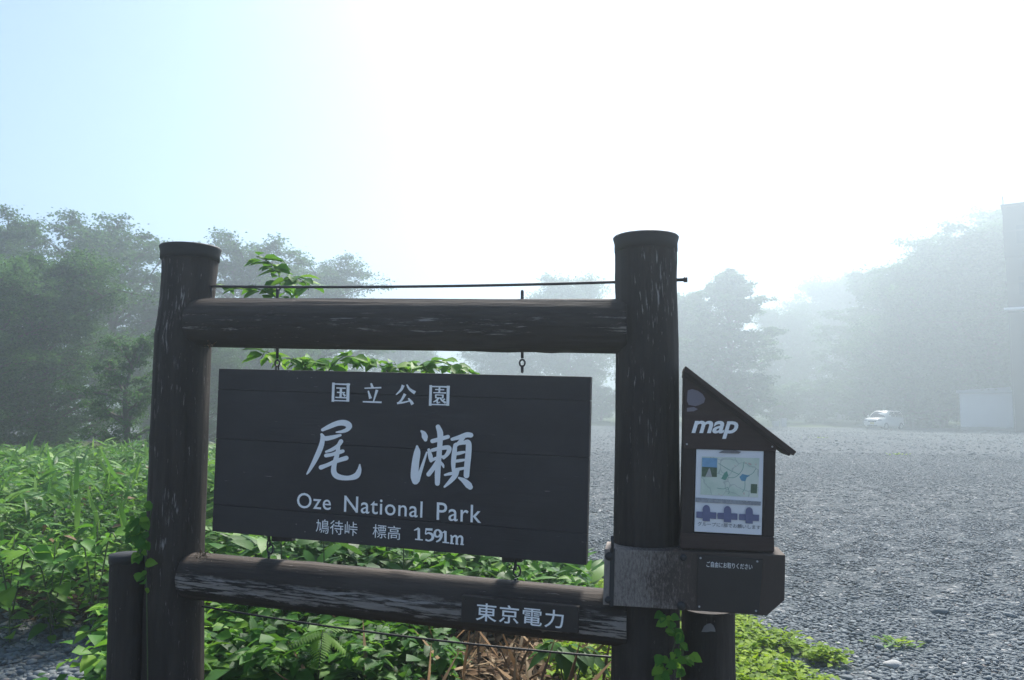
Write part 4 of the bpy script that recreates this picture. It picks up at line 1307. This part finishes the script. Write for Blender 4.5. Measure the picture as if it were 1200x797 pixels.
# dry leaves and stalks on the soil under the beam
n = 1500
x = rng.uniform(-0.75, 0.5, n); y = rng.uniform(3.2, 4.7, n)
pos = np.stack([x, y, gz(x, y) + rng.uniform(0.0, 0.05, n)], -1)
ax = np.stack([rng.normal(0, 1, n), rng.normal(0, 1, n), rng.normal(0.1, .35, n)], -1)
nr = np.stack([rng.normal(0, .5, n), rng.normal(-0.2, .5, n), np.ones(n)], -1)
tag(link("leaf_litter", scatter("leaf_litter", LANCE, pos, ax, nr, rng.uniform(0.04, 0.11, n), rng.random(n)), M['leaf_dry']), "dry brown leaf litter on the soil under the lower beam", kind='stuff')
n = 200
x = rng.uniform(-0.9, 0.48, n); y = rng.uniform(3.3, 4.6, n)
pos = np.stack([x, y, gz(x, y)], -1)
ax = np.stack([rng.normal(0, .6, n), rng.normal(0, .5, n), rng.uniform(0.15, 1, n)], -1)
STALK = (np.array([(-.006, 0, 0), (.006, 0, 0), (.003, 1, -.08), (-.003, 1, -.08), (0, 0.5, .012)]), np.array([(0, 1, 4), (1, 2, 4), (2, 3, 4), (3, 0, 4)]))
tag(link("dry_stalk_tangle", scatter("dry_stalk_tangle", STALK, pos, ax, rng.normal(0, 1, (n, 3)), rng.uniform(0.12, 0.38, n), rng.uniform(0.3, 1, n)), M['leaf_dry']), "tangle of thin dry stalks over the leaf litter", kind='stuff')

# low weeds spreading over the gravel edge right of the sign
n = 3600
y = rng.uniform(3.6, 7.4, n); x = rng.uniform(0.2, 2.1, n)
edge = 0.66 + 0.33 * (y - 3.6) * (y < 4.6) + 0.33 * (y >= 4.6)
edge = np.interp(y, [3.6, 4.3, 4.8, 5.4, 6.2, 7.4], [1.85, 2.05, 2.02, 1.95, 1.9, 1.5])
cl = clump_field(x, y, 3.2, 9) + 0.35 * clump_field(x, y, 8, 3)
ok = (x < edge * (0.92 + 0.1 * rng.random(n))) & (cl > -0.30 + 0.60 * smooth(0.72, 1.0, x / edge) + 0.25 * smooth(5.2, 6.5, y))
x, y = x[ok], y[ok]
P, A, S = [], [], []
for a_, b_ in zip(x, y):
    z0 = float(gz(a_, b_))
    for i in range(rng.integers(6, 13)):
        a = rng.uniform(0, 2 * PI); r_ = rng.uniform(0, 0.05)
        P.append((a_ + r_ * math.cos(a), b_ + r_ * math.sin(a), z0 + rng.uniform(0.015, 0.085))); A.append((math.cos(a), math.sin(a), rng.uniform(-0.1, 0.8))); S.append(rng.uniform(0.025, 0.06))
P, A, S = map(np.array, (P, A, S))
N = len(P)
tag(link("low_weed_carpet", scatter("low_weed_carpet", OVATE_MIN, P, A, np.stack([rng.normal(0, .3, N), rng.normal(0, .3, N), np.ones(N)], -1), S, np.clip(rng.normal(.5, .25, N), 0, 1)), M['leaf_low']), "yellow-green low weeds spreading over the gravel edge by the map box", kind='stuff')

# ------------------------------------------------------------------ trees
def tree_meshes(seed, H, R, base, nlimb, nleaf, leaf, dome=0.55, flat_=0.45, clump=0.5, prof=None):
    r = random.Random(seed); g = np.random.default_rng(seed)
    bmV, bmF = [], []
    def tube(pts, r0, r1, segs):
        b0 = len(bmV); n = len(pts)
        A = None
        for i, p in enumerate(pts):
            d = (pts[min(i + 1, n - 1)] - pts[max(i - 1, 0)]).normalized()
            A = d.orthogonal().normalized() if A is None else (A - d * A.dot(d)).normalized()
            B = d.cross(A)
            rr_ = r0 + (r1 - r0) * i / (n - 1)
            for j in range(segs):
                th = 2 * PI * j / segs
                bmV.append(p + (A * math.cos(th) + B * math.sin(th)) * rr_)
        for i in range(n - 1):
            for j in range(segs):
                k = (j + 1) % segs
                bmF.append((b0 + i * segs + j, b0 + i * segs + k, b0 + (i + 1) * segs + k, b0 + (i + 1) * segs + j))
    tr = H * 0.022 + 0.03
    path = [Vector((0.04 * H * math.sin(i * 0.8 + seed) * i / 10, 0.04 * H * math.cos(i * 0.6 + seed * 2) * i / 10, H * 0.93 * i / 10 - 0.3 * (i == 0))) for i in range(11)]
    tube(path, tr * 1.25, tr * 0.12, 8)
    tips, wts = [], []
    for i in range(nlimb):
        t = base + (0.96 - base) * ((i + r.random() * 0.7) / nlimb)
        k = t * 10
        p0 = path[min(int(k), 9)].lerp(path[min(int(k) + 1, 10)], k - int(k))
        u = (t - base) / (1 - base)
        if prof: wl = np.interp(u, [q[0] for q in prof], [q[1] for q in prof])
        else: wl = math.sqrt(max(0.05, 1 - ((u - (1 - dome)) / max(dome, 1 - dome)) ** 2))
        L = R * wl * r.uniform(0.7, 1.12)
        az = i * 2.399 + r.uniform(-0.4, 0.4)
        el = rad(r.uniform(8, 35) + 25 * u)
        d = Vector((math.cos(az) * math.cos(el), math.sin(az) * math.cos(el), math.sin(el)))
        pts = [p0]
        for s in range(5):
            d = (d + Vector((r.gauss(0, .14), r.gauss(0, .14), r.gauss(-0.03, .10)))).normalized()
            pts.append(pts[-1] + d * L / 5)
        tube(pts, tr * 0.45 * (1 - 0.6 * u) + 0.01, 0.012, 5)
        for s in range(1, 6):
            for m in range(r.randint(2, 3)):
                q0 = pts[s - 1].lerp(pts[s], r.random())
                a2 = az + r.choice((-1, 1)) * r.uniform(0.4, 1.3)
                l2 = L * r.uniform(0.16, 0.36)
                dd = Vector((math.cos(a2), math.sin(a2), r.uniform(-0.25, 0.55))).normalized()
                e = q0 + dd * l2
                tube([q0, q0.lerp(e, .5) + Vector((0, 0, r.gauss(0, .04) * l2)), e], 0.02 + 0.004 * L, 0.006, 4)
                tips.append(e); wts.append(0.5 + r.random())
                if r.random() < 0.5: tips.append(q0.lerp(e, 0.55)); wts.append(0.4)
        tips.append(pts[-1]); wts.append(1.2)
    tips = np.array([t[:] for t in tips]); wts = np.array(wts); wts /= wts.sum()
    ii = g.choice(len(tips), nleaf, p=wts)
    cs = 0.62 * clump * (0.6 + 0.9 * g.random(len(tips)))
    off = g.normal(0, 1, (nleaf, 3)) * np.array([1, 1, flat_]) * cs[ii][:, None] * R * 0.16
    P = tips[ii] + off
    P[:, 2] = np.maximum(P[:, 2], 0.1)
    A = np.stack([g.normal(0, 1, nleaf), g.normal(0, 1, nleaf), g.normal(-0.35, .4, nleaf)], -1)
    Nn = np.stack([g.normal(0, .5, nleaf), g.normal(0, .5, nleaf), np.ones(nleaf)], -1)
    tone = np.clip(0.42 + g.normal(0, .16, nleaf) + (g.random(len(tips)) - 0.5)[ii] * 0.5, 0, 1)
    crown = scatter("crown", DIAMOND, P, A, Nn, leaf * g.uniform(0.7, 1.3, nleaf), tone)
    crown.materials.append(M['leaf_tree'])
    trunk = mesh_np("trunk", [v[:] for v in bmV], np.array(bmF))
    trunk.materials.append(M['bark'])
    return trunk, crown

TREES = {
    'layered': tree_meshes(3, 10.0, 4.0, 0.16, 44, 46000, 0.135, 0.66, 0.45, 0.52),
    'round': tree_meshes(8, 8.0, 3.6, 0.03, 60, 72000, 0.115, 0.72, 0.60, 0.60),
    'tall': tree_meshes(12, 13.0, 4.0, 0.06, 58, 52000, 0.165, 0.72, 0.55, 0.56),
    'young': tree_meshes(19, 4.6, 1.7, 0.08, 24, 13000, 0.10, 0.62, 0.5, 0.5),
    'broad': tree_meshes(23, 16.0, 6.4, 0.04, 62, 52000, 0.29, 0.7, 0.70, 0.62),
    'spire': tree_meshes(31, 17.0, 5.0, 0.05, 60, 40000, 0.30, 0.5, 0.42, 0.45, prof=[(0, 0.9), (0.3, 1.0), (0.6, 0.78), (0.85, 0.45), (1, 0.15)]),
    'bush': tree_meshes(41, 3.2, 2.3, 0.02, 22, 9000, 0.17, 0.5, 0.6, 0.6),
}
def crown_top(me):
    co = np.empty(len(me.vertices) * 3, np.float32); me.vertices.foreach_get("co", co)
    return float(np.percentile(co[2::3], 99.8))
TREE_H = {k: crown_top(v[1]) for k, v in TREES.items()}

def plant_tree(kind, px, top, Y, label, group, rot=0.0, wide=1.0, name=None, cat="tree"):
    g0 = at(px, 478, Y)
    base = gp(g0.x, Y, -0.05)
    h = at(px, top, Y).z - base.z
    k = h / TREE_H[kind]
    root = thing(name or ("shrub" if kind == 'bush' else "broadleaf_tree"), label, cat, base, group)
    root.rotation_euler = (0, 0, rot)
    root.scale = (k * wide, k * wide, k)
    for nm, me in zip(("trunk", "crown"), TREES[kind]):
        o = bpy.data.objects.new(nm, me); COL.objects.link(o); o.parent = root
        if nm == "crown": o['kind'] = 'stuff'
    return root

GL, GM, GR = "trees beyond the thicket on the left", "misty trees across the car park", "misty trees behind the parked car"
plant_tree('tall', -12, 250, 31, "tall dark tree cut off by the left edge of the picture", GL, 0.4, 0.9)
plant_tree('tall', -170, 262, 30, "tall tree well beyond the left edge of the picture", GL, 1.7, 1.0)
plant_tree('round', -130, 330, 20, "rounded tree just beyond the left edge of the picture", GL, 0.8, 1.1)
plant_tree('layered', 118, 256, 36, "tall tree with airy layered branches left of the tall left post", GL, 1.0, 1.15)
plant_tree('round', 52, 296, 21, "dense rounded tree in front of the tall trees at the far left", GL, 2.2, 1.05)
plant_tree('round', -40, 300, 19, "dense bushy tree at the far left edge above the thicket", GL, 4.0, 1.1)
plant_tree('young', 150, 388, 14.5, "young light green tree just left of the tall left post", GL, 0.3, 0.85)
plant_tree('layered', 282, 280, 42, "bluish tree rising right behind the cap of the tall left post", GL, 3.3, 1.1)
plant_tree('layered', 372, 302, 47, "smaller bluish tree sloping down above the top beam, right of the leafy plant", GL, 5.0, 1.1)
plant_tree('round', 240, 400, 30, "low bushy tree seen between the left post and the sign board", GL, 1.1, 1.2)
plant_tree('round', 330, 402, 38, "low bushy tree hidden mostly behind the left half of the board", GL, 2.7, 1.2)
plant_tree('tall', 175, 345, 40, "dark tree directly behind the tall left post", GL, 2.0, 1.0)
plant_tree('broad', 470, 385, 75, "very faint low tree behind the middle of the board", GM, 0.2, 1.2)
plant_tree('broad', 590, 372, 80, "very faint tree in the mist behind the right half of the top beam", GM, 1.4, 1.2)
plant_tree('broad', 668, 324, 82, "faint tree whose top shows over the top beam left of the right post", GM, 2.6, 0.95)
plant_tree('broad', 770, 345, 78, "faint tree behind the right post", GM, 4.4, 1.0)
plant_tree('spire', 855, 318, 70, "faint pointed tree rising above the map box roof", GM, 0.9, 1.1)
plant_tree('spire', 815, 345, 76, "faint tree just right of the right post", GM, 3.9, 1.1)
plant_tree('broad', 920, 360, 100, "very pale tree in the mist right of the pointed tree", GR, 5.5, 1.0)
plant_tree('broad', 985, 325, 112, "palest tree deep in the mist left of the big dark mass", GR, 0.6, 1.0)
plant_tree('spire', 1025, 318, 84, "pale tall tree above the parked car", GR, 1.9, 1.2)
plant_tree('broad', 1100, 286, 72, "big grey tree above the gap between car and shed", GR, 3.0, 0.95)
plant_tree('tall', 1066, 312, 72, "grey tree at the left shoulder of the big grey tree", GR, 3.6, 1.1)
plant_tree('tall', 1150, 266, 70, "tall grey tree rising behind the white shed", GR, 4.7, 1.3)
plant_tree('tall', 1205, 246, 76, "tallest grey tree behind the dark building at the right edge", GR, 5.9, 1.3)
plant_tree('broad', 1240, 250, 72, "grey tree beyond the right edge of the picture", GR, 0.9, 1.0)
GS = "shrubs along the far edge of the car park"
for i, (px, top, Y, lab) in enumerate([(705, 452, 78, "pale shrub at the far edge seen between board and right post"), (815, 450, 78, "misty shrub just right of the right post at the far edge"), (862, 446, 80, "misty shrub behind the map box roof at the far edge"),
                                       (915, 450, 79, "misty shrub behind the grey utility boxes"), (965, 444, 80, "misty shrub left of the parked car"), (1012, 444, 75, "misty shrub directly behind the front of the parked car"),
                                       (1062, 440, 74, "dark misty shrub behind the rear of the parked car"), (1108, 436, 73, "dark misty shrub left of the white shed"), (1158, 434, 70, "dark misty shrub behind the white shed"), (1215, 432, 70, "dark misty shrub beyond the right edge")]):
    plant_tree('bush', px, top, Y, lab, GS, i * 1.7, 1.35, "shrub", "shrub")

# ------------------------------------------------------------------ far things: car, shed, building, boxes
def bm_obj(name, bm, mat, parent, smooth_=False):
    me = bpy.data.meshes.new(name)
    bmesh.ops.recalc_face_normals(bm, faces=bm.faces)
    for f in bm.faces: f.smooth = smooth_
    bm.to_mesh(me); bm.free()
    me.materials.append(mat)
    o = bpy.data.objects.new(name, me); COL.objects.link(o); o.parent = parent
    return o
def bx(bm, x0, x1, y0, y1, z0, z1, bev=0.0):
    r = bmesh.ops.create_cube(bm, size=1.0)
    for v in r['verts']:
        v.co = Vector(((x0 + x1) / 2 + v.co.x * (x1 - x0), (y0 + y1) / 2 + v.co.y * (y1 - y0), (z0 + z1) / 2 + v.co.z * (z1 - z0)))
    if bev:
        es = list({e for v in r['verts'] for e in v.link_edges})
        bmesh.ops.bevel(bm, geom=es, offset=bev, segments=2, affect='EDGES')
def box_part(name, dims, mat, parent, bev=0.0):
    bm = bmesh.new(); bx(bm, *dims, bev)
    return bm_obj(name, bm, mat, parent)

M['car'] = paint_mat("car_cream_paint", (0.84, 0.83, 0.77), 0.3, 0.03, 4, 0.0, spec=0.5)
M['glass'] = paint_mat("car_glass", (0.03, 0.035, 0.04), 0.12, 0.05, 4, 0.0, spec=0.6)
M['rubber'] = paint_mat("tyre_rubber", (0.025, 0.025, 0.026), 0.85, 0.2, 30, 0.2)
M['lamp'] = paint_mat("headlight_glass", (0.55, 0.56, 0.58), 0.15, 0.05, 20, 0.0, spec=0.6)
M['plateY'] = paint_mat("yellow_number_plate", (0.62, 0.52, 0.20), 0.5, 0.05, 20, 0.0)

car_p = at(1036, 498.5, 64)
car = thing("parked_car", "small cream hatchback parked facing the camera at the far edge of the gravel", "car", gp(car_p.x, 64))
car.rotation_euler = (0, 0, rad(-55)); car.scale = (1.0, 1.0, 1.0)
# body: sections along the length (front = -y): y, half width, z low, z high
secs = [(-1.72, 0.60, 0.38, 0.66), (-1.66, 0.72, 0.28, 0.78), (-1.50, 0.79, 0.22, 0.88), (-1.05, 0.81, 0.20, 0.95), (-0.75, 0.82, 0.19, 0.99), (0.0, 0.82, 0.19, 1.00),
        (1.0, 0.82, 0.19, 1.00), (1.45, 0.80, 0.22, 0.99), (1.66, 0.76, 0.30, 0.95), (1.72, 0.68, 0.40, 0.85)]
def section(y, hw, z0, z1):
    c = min(0.10, (z1 - z0) * 0.25)
    return [(-hw + c * .6, y, z0), (hw - c * .6, y, z0), (hw, y, z0 + c), (hw, y, z1 - c), (hw - c * 0.8, y, z1), (-hw + c * 0.8, y, z1), (-hw, y, z1 - c), (-hw, y, z0 + c)]
def loft(secs_):
    bm = bmesh.new()
    rings = [[bm.verts.new(p) for p in s] for s in secs_]
    n = len(rings[0])
    for a, b_ in zip(rings, rings[1:]):
        for i in range(n):
            j = (i + 1) % n
            bm.faces.new((a[i], a[j], b_[j], b_[i]))
    bm.faces.new(rings[0][::-1]); bm.faces.new(rings[-1])
    return bm
bm_obj("body", loft([section(*s) for s in secs]), M['car'], car, True)
def cab_section(z, y0, y1, hw):
    r = 0.10
    return [(-hw, y0 + r, z), (-hw + r, y0, z), (hw - r, y0, z), (hw, y0 + r, z), (hw, y1 - r, z), (hw - r, y1, z), (-hw + r, y1, z), (-hw, y1 - r, z)]
bm_obj("cabin", loft([cab_section(0.96, -1.00, 1.66, 0.79), cab_section(1.30, -0.62, 1.58, 0.70), cab_section(1.47, -0.38, 1.45, 0.62), cab_section(1.53, -0.18, 1.28, 0.52)]), M['car'], car, True)
def quad(name, pts, mat):
    bm = bmesh.new()
    a = [bm.verts.new(p) for p in pts]
    f = bm.faces.new(a)
    r = bmesh.ops.solidify(bm, geom=[f], thickness=0.01)
    return bm_obj(name, bm, mat, car)
quad("windscreen", [(-0.64, -0.965, 1.00), (0.64, -0.965, 1.00), (0.56, -0.60, 1.33), (0.50, -0.42, 1.44), (-0.50, -0.42, 1.44), (-0.56, -0.60, 1.33)], M['glass'])
for s in (-1, 1):
    quad("side_window", [(s * 0.79, -0.70, 1.02), (s * 0.79, 0.30, 1.02), (s * 0.715, 0.30, 1.29), (s * 0.655, 0.28, 1.42), (s * 0.655, -0.25, 1.42), (s * 0.715, -0.45, 1.29)], M['glass'])
    quad("side_window", [(s * 0.79, 0.38, 1.02), (s * 0.79, 1.38, 1.02), (s * 0.715, 1.36, 1.29), (s * 0.655, 1.25, 1.42), (s * 0.655, 0.38, 1.42), (s * 0.715, 0.38, 1.29)], M['glass'])
    bm = bmesh.new(); bx(bm, s * 0.58 - 0.15, s * 0.58 + 0.15, -1.725, -1.55, 0.64, 0.84, 0.05); bm_obj("headlight", bm, M['lamp'], car, True)
    bm = bmesh.new(); bx(bm, s * 0.93 - 0.10, s * 0.93 + 0.10, -0.80, -0.68, 1.00, 1.15, 0.04); bm_obj("mirror", bm, M['car'], car, True)
    for yy in (-1.10, 1.12):
        bm = bmesh.new(); bmesh.ops.create_cone(bm, cap_ends=True, segments=24, radius1=0.28, radius2=0.28, depth=0.17)
        bmesh.ops.rotate(bm, verts=bm.verts, matrix=Matrix.Rotation(PI / 2, 3, 'Y')); bmesh.ops.translate(bm, verts=bm.verts, vec=(s * 0.755, yy, 0.28))
        wl = bm_obj("wheel", bm, M['rubber'], car)
        bm = bmesh.new(); bmesh.ops.create_cone(bm, cap_ends=True, segments=20, radius1=0.18, radius2=0.15, depth=0.02)
        bmesh.ops.rotate(bm, verts=bm.verts, matrix=Matrix.Rotation(s * PI / 2, 3, 'Y')); bmesh.ops.translate(bm, verts=bm.verts, vec=(s * 0.85, yy, 0.28))
        bm_obj("rim", bm, M['galv'], wl)
quad("grille", [(-0.34, -1.727, 0.62), (0.34, -1.727, 0.62), (0.34, -1.712, 0.70), (-0.34, -1.712, 0.70)], M['rubber'])
box_part("bumper_intake", (-0.42, 0.42, -1.745, -1.66, 0.30, 0.37), M['rubber'], car)
box_part("number_plate", (-0.17, 0.17, -1.755, -1.735, 0.43, 0.60), M['plateY'], car)

M['shed'] = paint_mat("shed_white_steel", (0.88, 0.885, 0.89), 0.45, 0.05, 1.2, 0.02)
M['shed_roof'] = paint_mat("shed_roof_steel", (0.36, 0.40, 0.44), 0.5, 0.1, 2, 0.05)
sh = at(1160, 490, 63)
shed = thing("storage_shed", "low white steel storage shed with a flat grey roof at the far right", "shed", gp(sh.x, 63, 0.16))
shed.rotation_euler = (0, 0, rad(-33)); shed.scale = (0.875, 0.875, 0.875)
for i in range(5):
    w = 4.7 / 5
    box_part("wall_panel", (-2.35 + i * w + 0.015, -2.35 + (i + 1) * w - 0.015, 0.0, 0.06, 0.12, 3.25), M['shed'], shed)
box_part("wall", (-2.36, 2.36, 0.062, 3.0, 0.1, 3.24), M['shed'], shed)
box_part("base", (-2.4, 2.4, -0.05, 3.05, -0.3, 0.118), paint_mat("shed_concrete", (0.28, 0.28, 0.27), 0.9, 0.2, 5, 0.2), shed)
box_part("roof", (-2.6, 2.5, -0.35, 3.2, 3.26, 3.50), M['shed_roof'], shed)
bm = bmesh.new()
for a in ((-1.6, 3.51), (1.7, 3.51), (1.7, 3.72), (-1.6, 3.56)):
    pass
vsb = [bm.verts.new(p) for p in ((-1.9, 0.2, 3.505), (1.7, 0.2, 3.505), (1.7, 0.2, 3.80), (-1.9, 0.2, 3.56), (-1.9, 2.9, 3.505), (1.7, 2.9, 3.505), (1.7, 2.9, 3.80), (-1.9, 2.9, 3.56))]
for f in ((0, 1, 2, 3), (4, 7, 6, 5), (0, 4, 5, 1), (3, 2, 6, 7), (1, 5, 6, 2), (0, 3, 7, 4)): bm.faces.new([vsb[i] for i in f])
bm_obj("roof_sheet", bm, M['shed_roof'], shed)

M['bld'] = paint_mat("building_grey_brown", (0.04, 0.038, 0.036), 0.8, 0.15, 0.5, 0.1)
M['bld2'] = paint_mat("building_lower_wall", (0.05, 0.048, 0.046), 0.85, 0.2, 0.8, 0.2)
bp_ = at(1189, 490, 57)
bld = thing("lodge_building", "tall dark building cut off by the right edge with an overhanging upper storey", "building", gp(bp_.x, 57))
zt = at(1177, 243, 57).z - bld.location.z
zm = at(1180, 362, 57).z - bld.location.z
box_part("upper_storey", (-0.08, 9.0, 0.0, 10.0, zm + 0.02, zt * 0.5 + zm * 0.5 - 0.03), M['bld'], bld)
box_part("upper_storey", (-0.14, 9.0, -0.08, 10.0, zt * 0.5 + zm * 0.5, zt), M['bld'], bld)
box_part("lower_wall", (0.0, 9.0, 0.6, 10.0, -0.2, zm - 0.16), M['bld2'], bld)
bld.rotation_euler = (0, 0, rad(-35))
box_part("roof", (-0.24, 9.2, -0.25, 10.2, zt + 0.003, zt + 0.18), M['bld'], bld)
for zz in (zm + (zt - zm) * 0.25, zm + (zt - zm) * 0.75):
    box_part("trim_band", (-0.18, 9.05, -0.13, 10.05, zz, zz + 0.12), M['bld2'], bld)
box_part("downpipe", (-0.10, -0.004, 0.45, 0.56, -0.2, zm - 0.17), M['iron'], bld)
box_part("balcony_ledge", (-0.30, 9.0, -0.9, 0.55, zm - 0.15, zm - 0.003), M['shed'], bld)
box_part("lightning_rod", (-0.12, -0.04, 0.2, 0.28, zt + 0.18, zt + 0.9), M['iron'], bld)
for i in range(4):
    for k, z0 in enumerate((zm + 0.9, zm * 0.5 + zt * 0.5 + 0.9)):
        w = box_part("window", (0.6 + i * 2.1, 1.9 + i * 2.1, -0.10 if k else -0.03, 0.06, z0, z0 + 1.5), M['bld2'], bld)
        box_part("pane", (0.66 + i * 2.1, 1.84 + i * 2.1, -0.115 if k else -0.045, -0.101 if k else -0.031, z0 + 0.06, z0 + 1.44), M['glass'], w)
    w = box_part("window", (0.8 + i * 2.1, 2.0 + i * 2.1, 0.57, 0.64, 1.2, 2.7), M['bld'], bld)
    box_part("pane", (0.86 + i * 2.1, 1.94 + i * 2.1, 0.555, 0.569, 1.26, 2.64), M['glass'], w)

wb_p = at(1198, 490, 66)
wboard = thing("white_board", "narrow white board leaning at the right edge beside the shed", "board", gp(wb_p.x, 66))
bm = bmesh.new(); bx(bm, -0.35, 0.35, -0.03, 0.03, 0.0, 2.9, 0.01)
for v in bm.verts: v.co.x += 0.10 * (v.co.z / 2.0); v.co.y += 0.15 * v.co.z / 2.0
bm_obj("panel", bm, M['white'], wboard)
box_part("foot", (-0.5, 0.5, -0.2, 0.2, -0.05, 0.05), M['galv'], wboard)
for px, lab, h in ((909, "grey utility box at the far edge of the gravel, left one of two", 0.5), (918, "grey utility box at the far edge of the gravel, right one of two", 0.75)):
    q = at(px, 497, 69)
    ub = thing("utility_box", lab, "utility box", gp(q.x, 69), "utility boxes at the far edge of the gravel")
    box_part("cabinet", (-0.24, 0.24, -0.2, 0.2, 0.06, h), M['shed_roof'], ub, 0.02)
    box_part("lid", (-0.27, 0.27, -0.23, 0.23, h + 0.002, h + 0.05), M['shed_roof'], ub, 0.01)
    box_part("plinth", (-0.28, 0.28, -0.24, 0.24, -0.05, 0.058), paint_mat("plinth_concrete", (0.3, 0.3, 0.29), 0.9, 0.2, 5, 0.2), ub)

# ------------------------------------------------------------------ the mist
t = NT("mist")
pv_ = t.t.nodes.new("ShaderNodeVolumePrincipled")
pv_.inputs["Color"].default_value = HAZE_COLOR
pv_.inputs["Density"].default_value = HAZE_DENSITY
pv_.inputs["Anisotropy"].default_value = HAZE_G
t.t.links.new(pv_.outputs[0], t.out.inputs["Volume"])
bm = bmesh.new(); bx(bm, -410, 410, -410, 410, -1.2, 21.0)
me = bpy.data.meshes.new("haze"); bm.to_mesh(me); bm.free(); me.materials.append(t.m)
hz = bpy.data.objects.new("haze", me); COL.objects.link(hz)
tag(hz, "pale morning mist over the whole car park and the trees", kind='stuff')
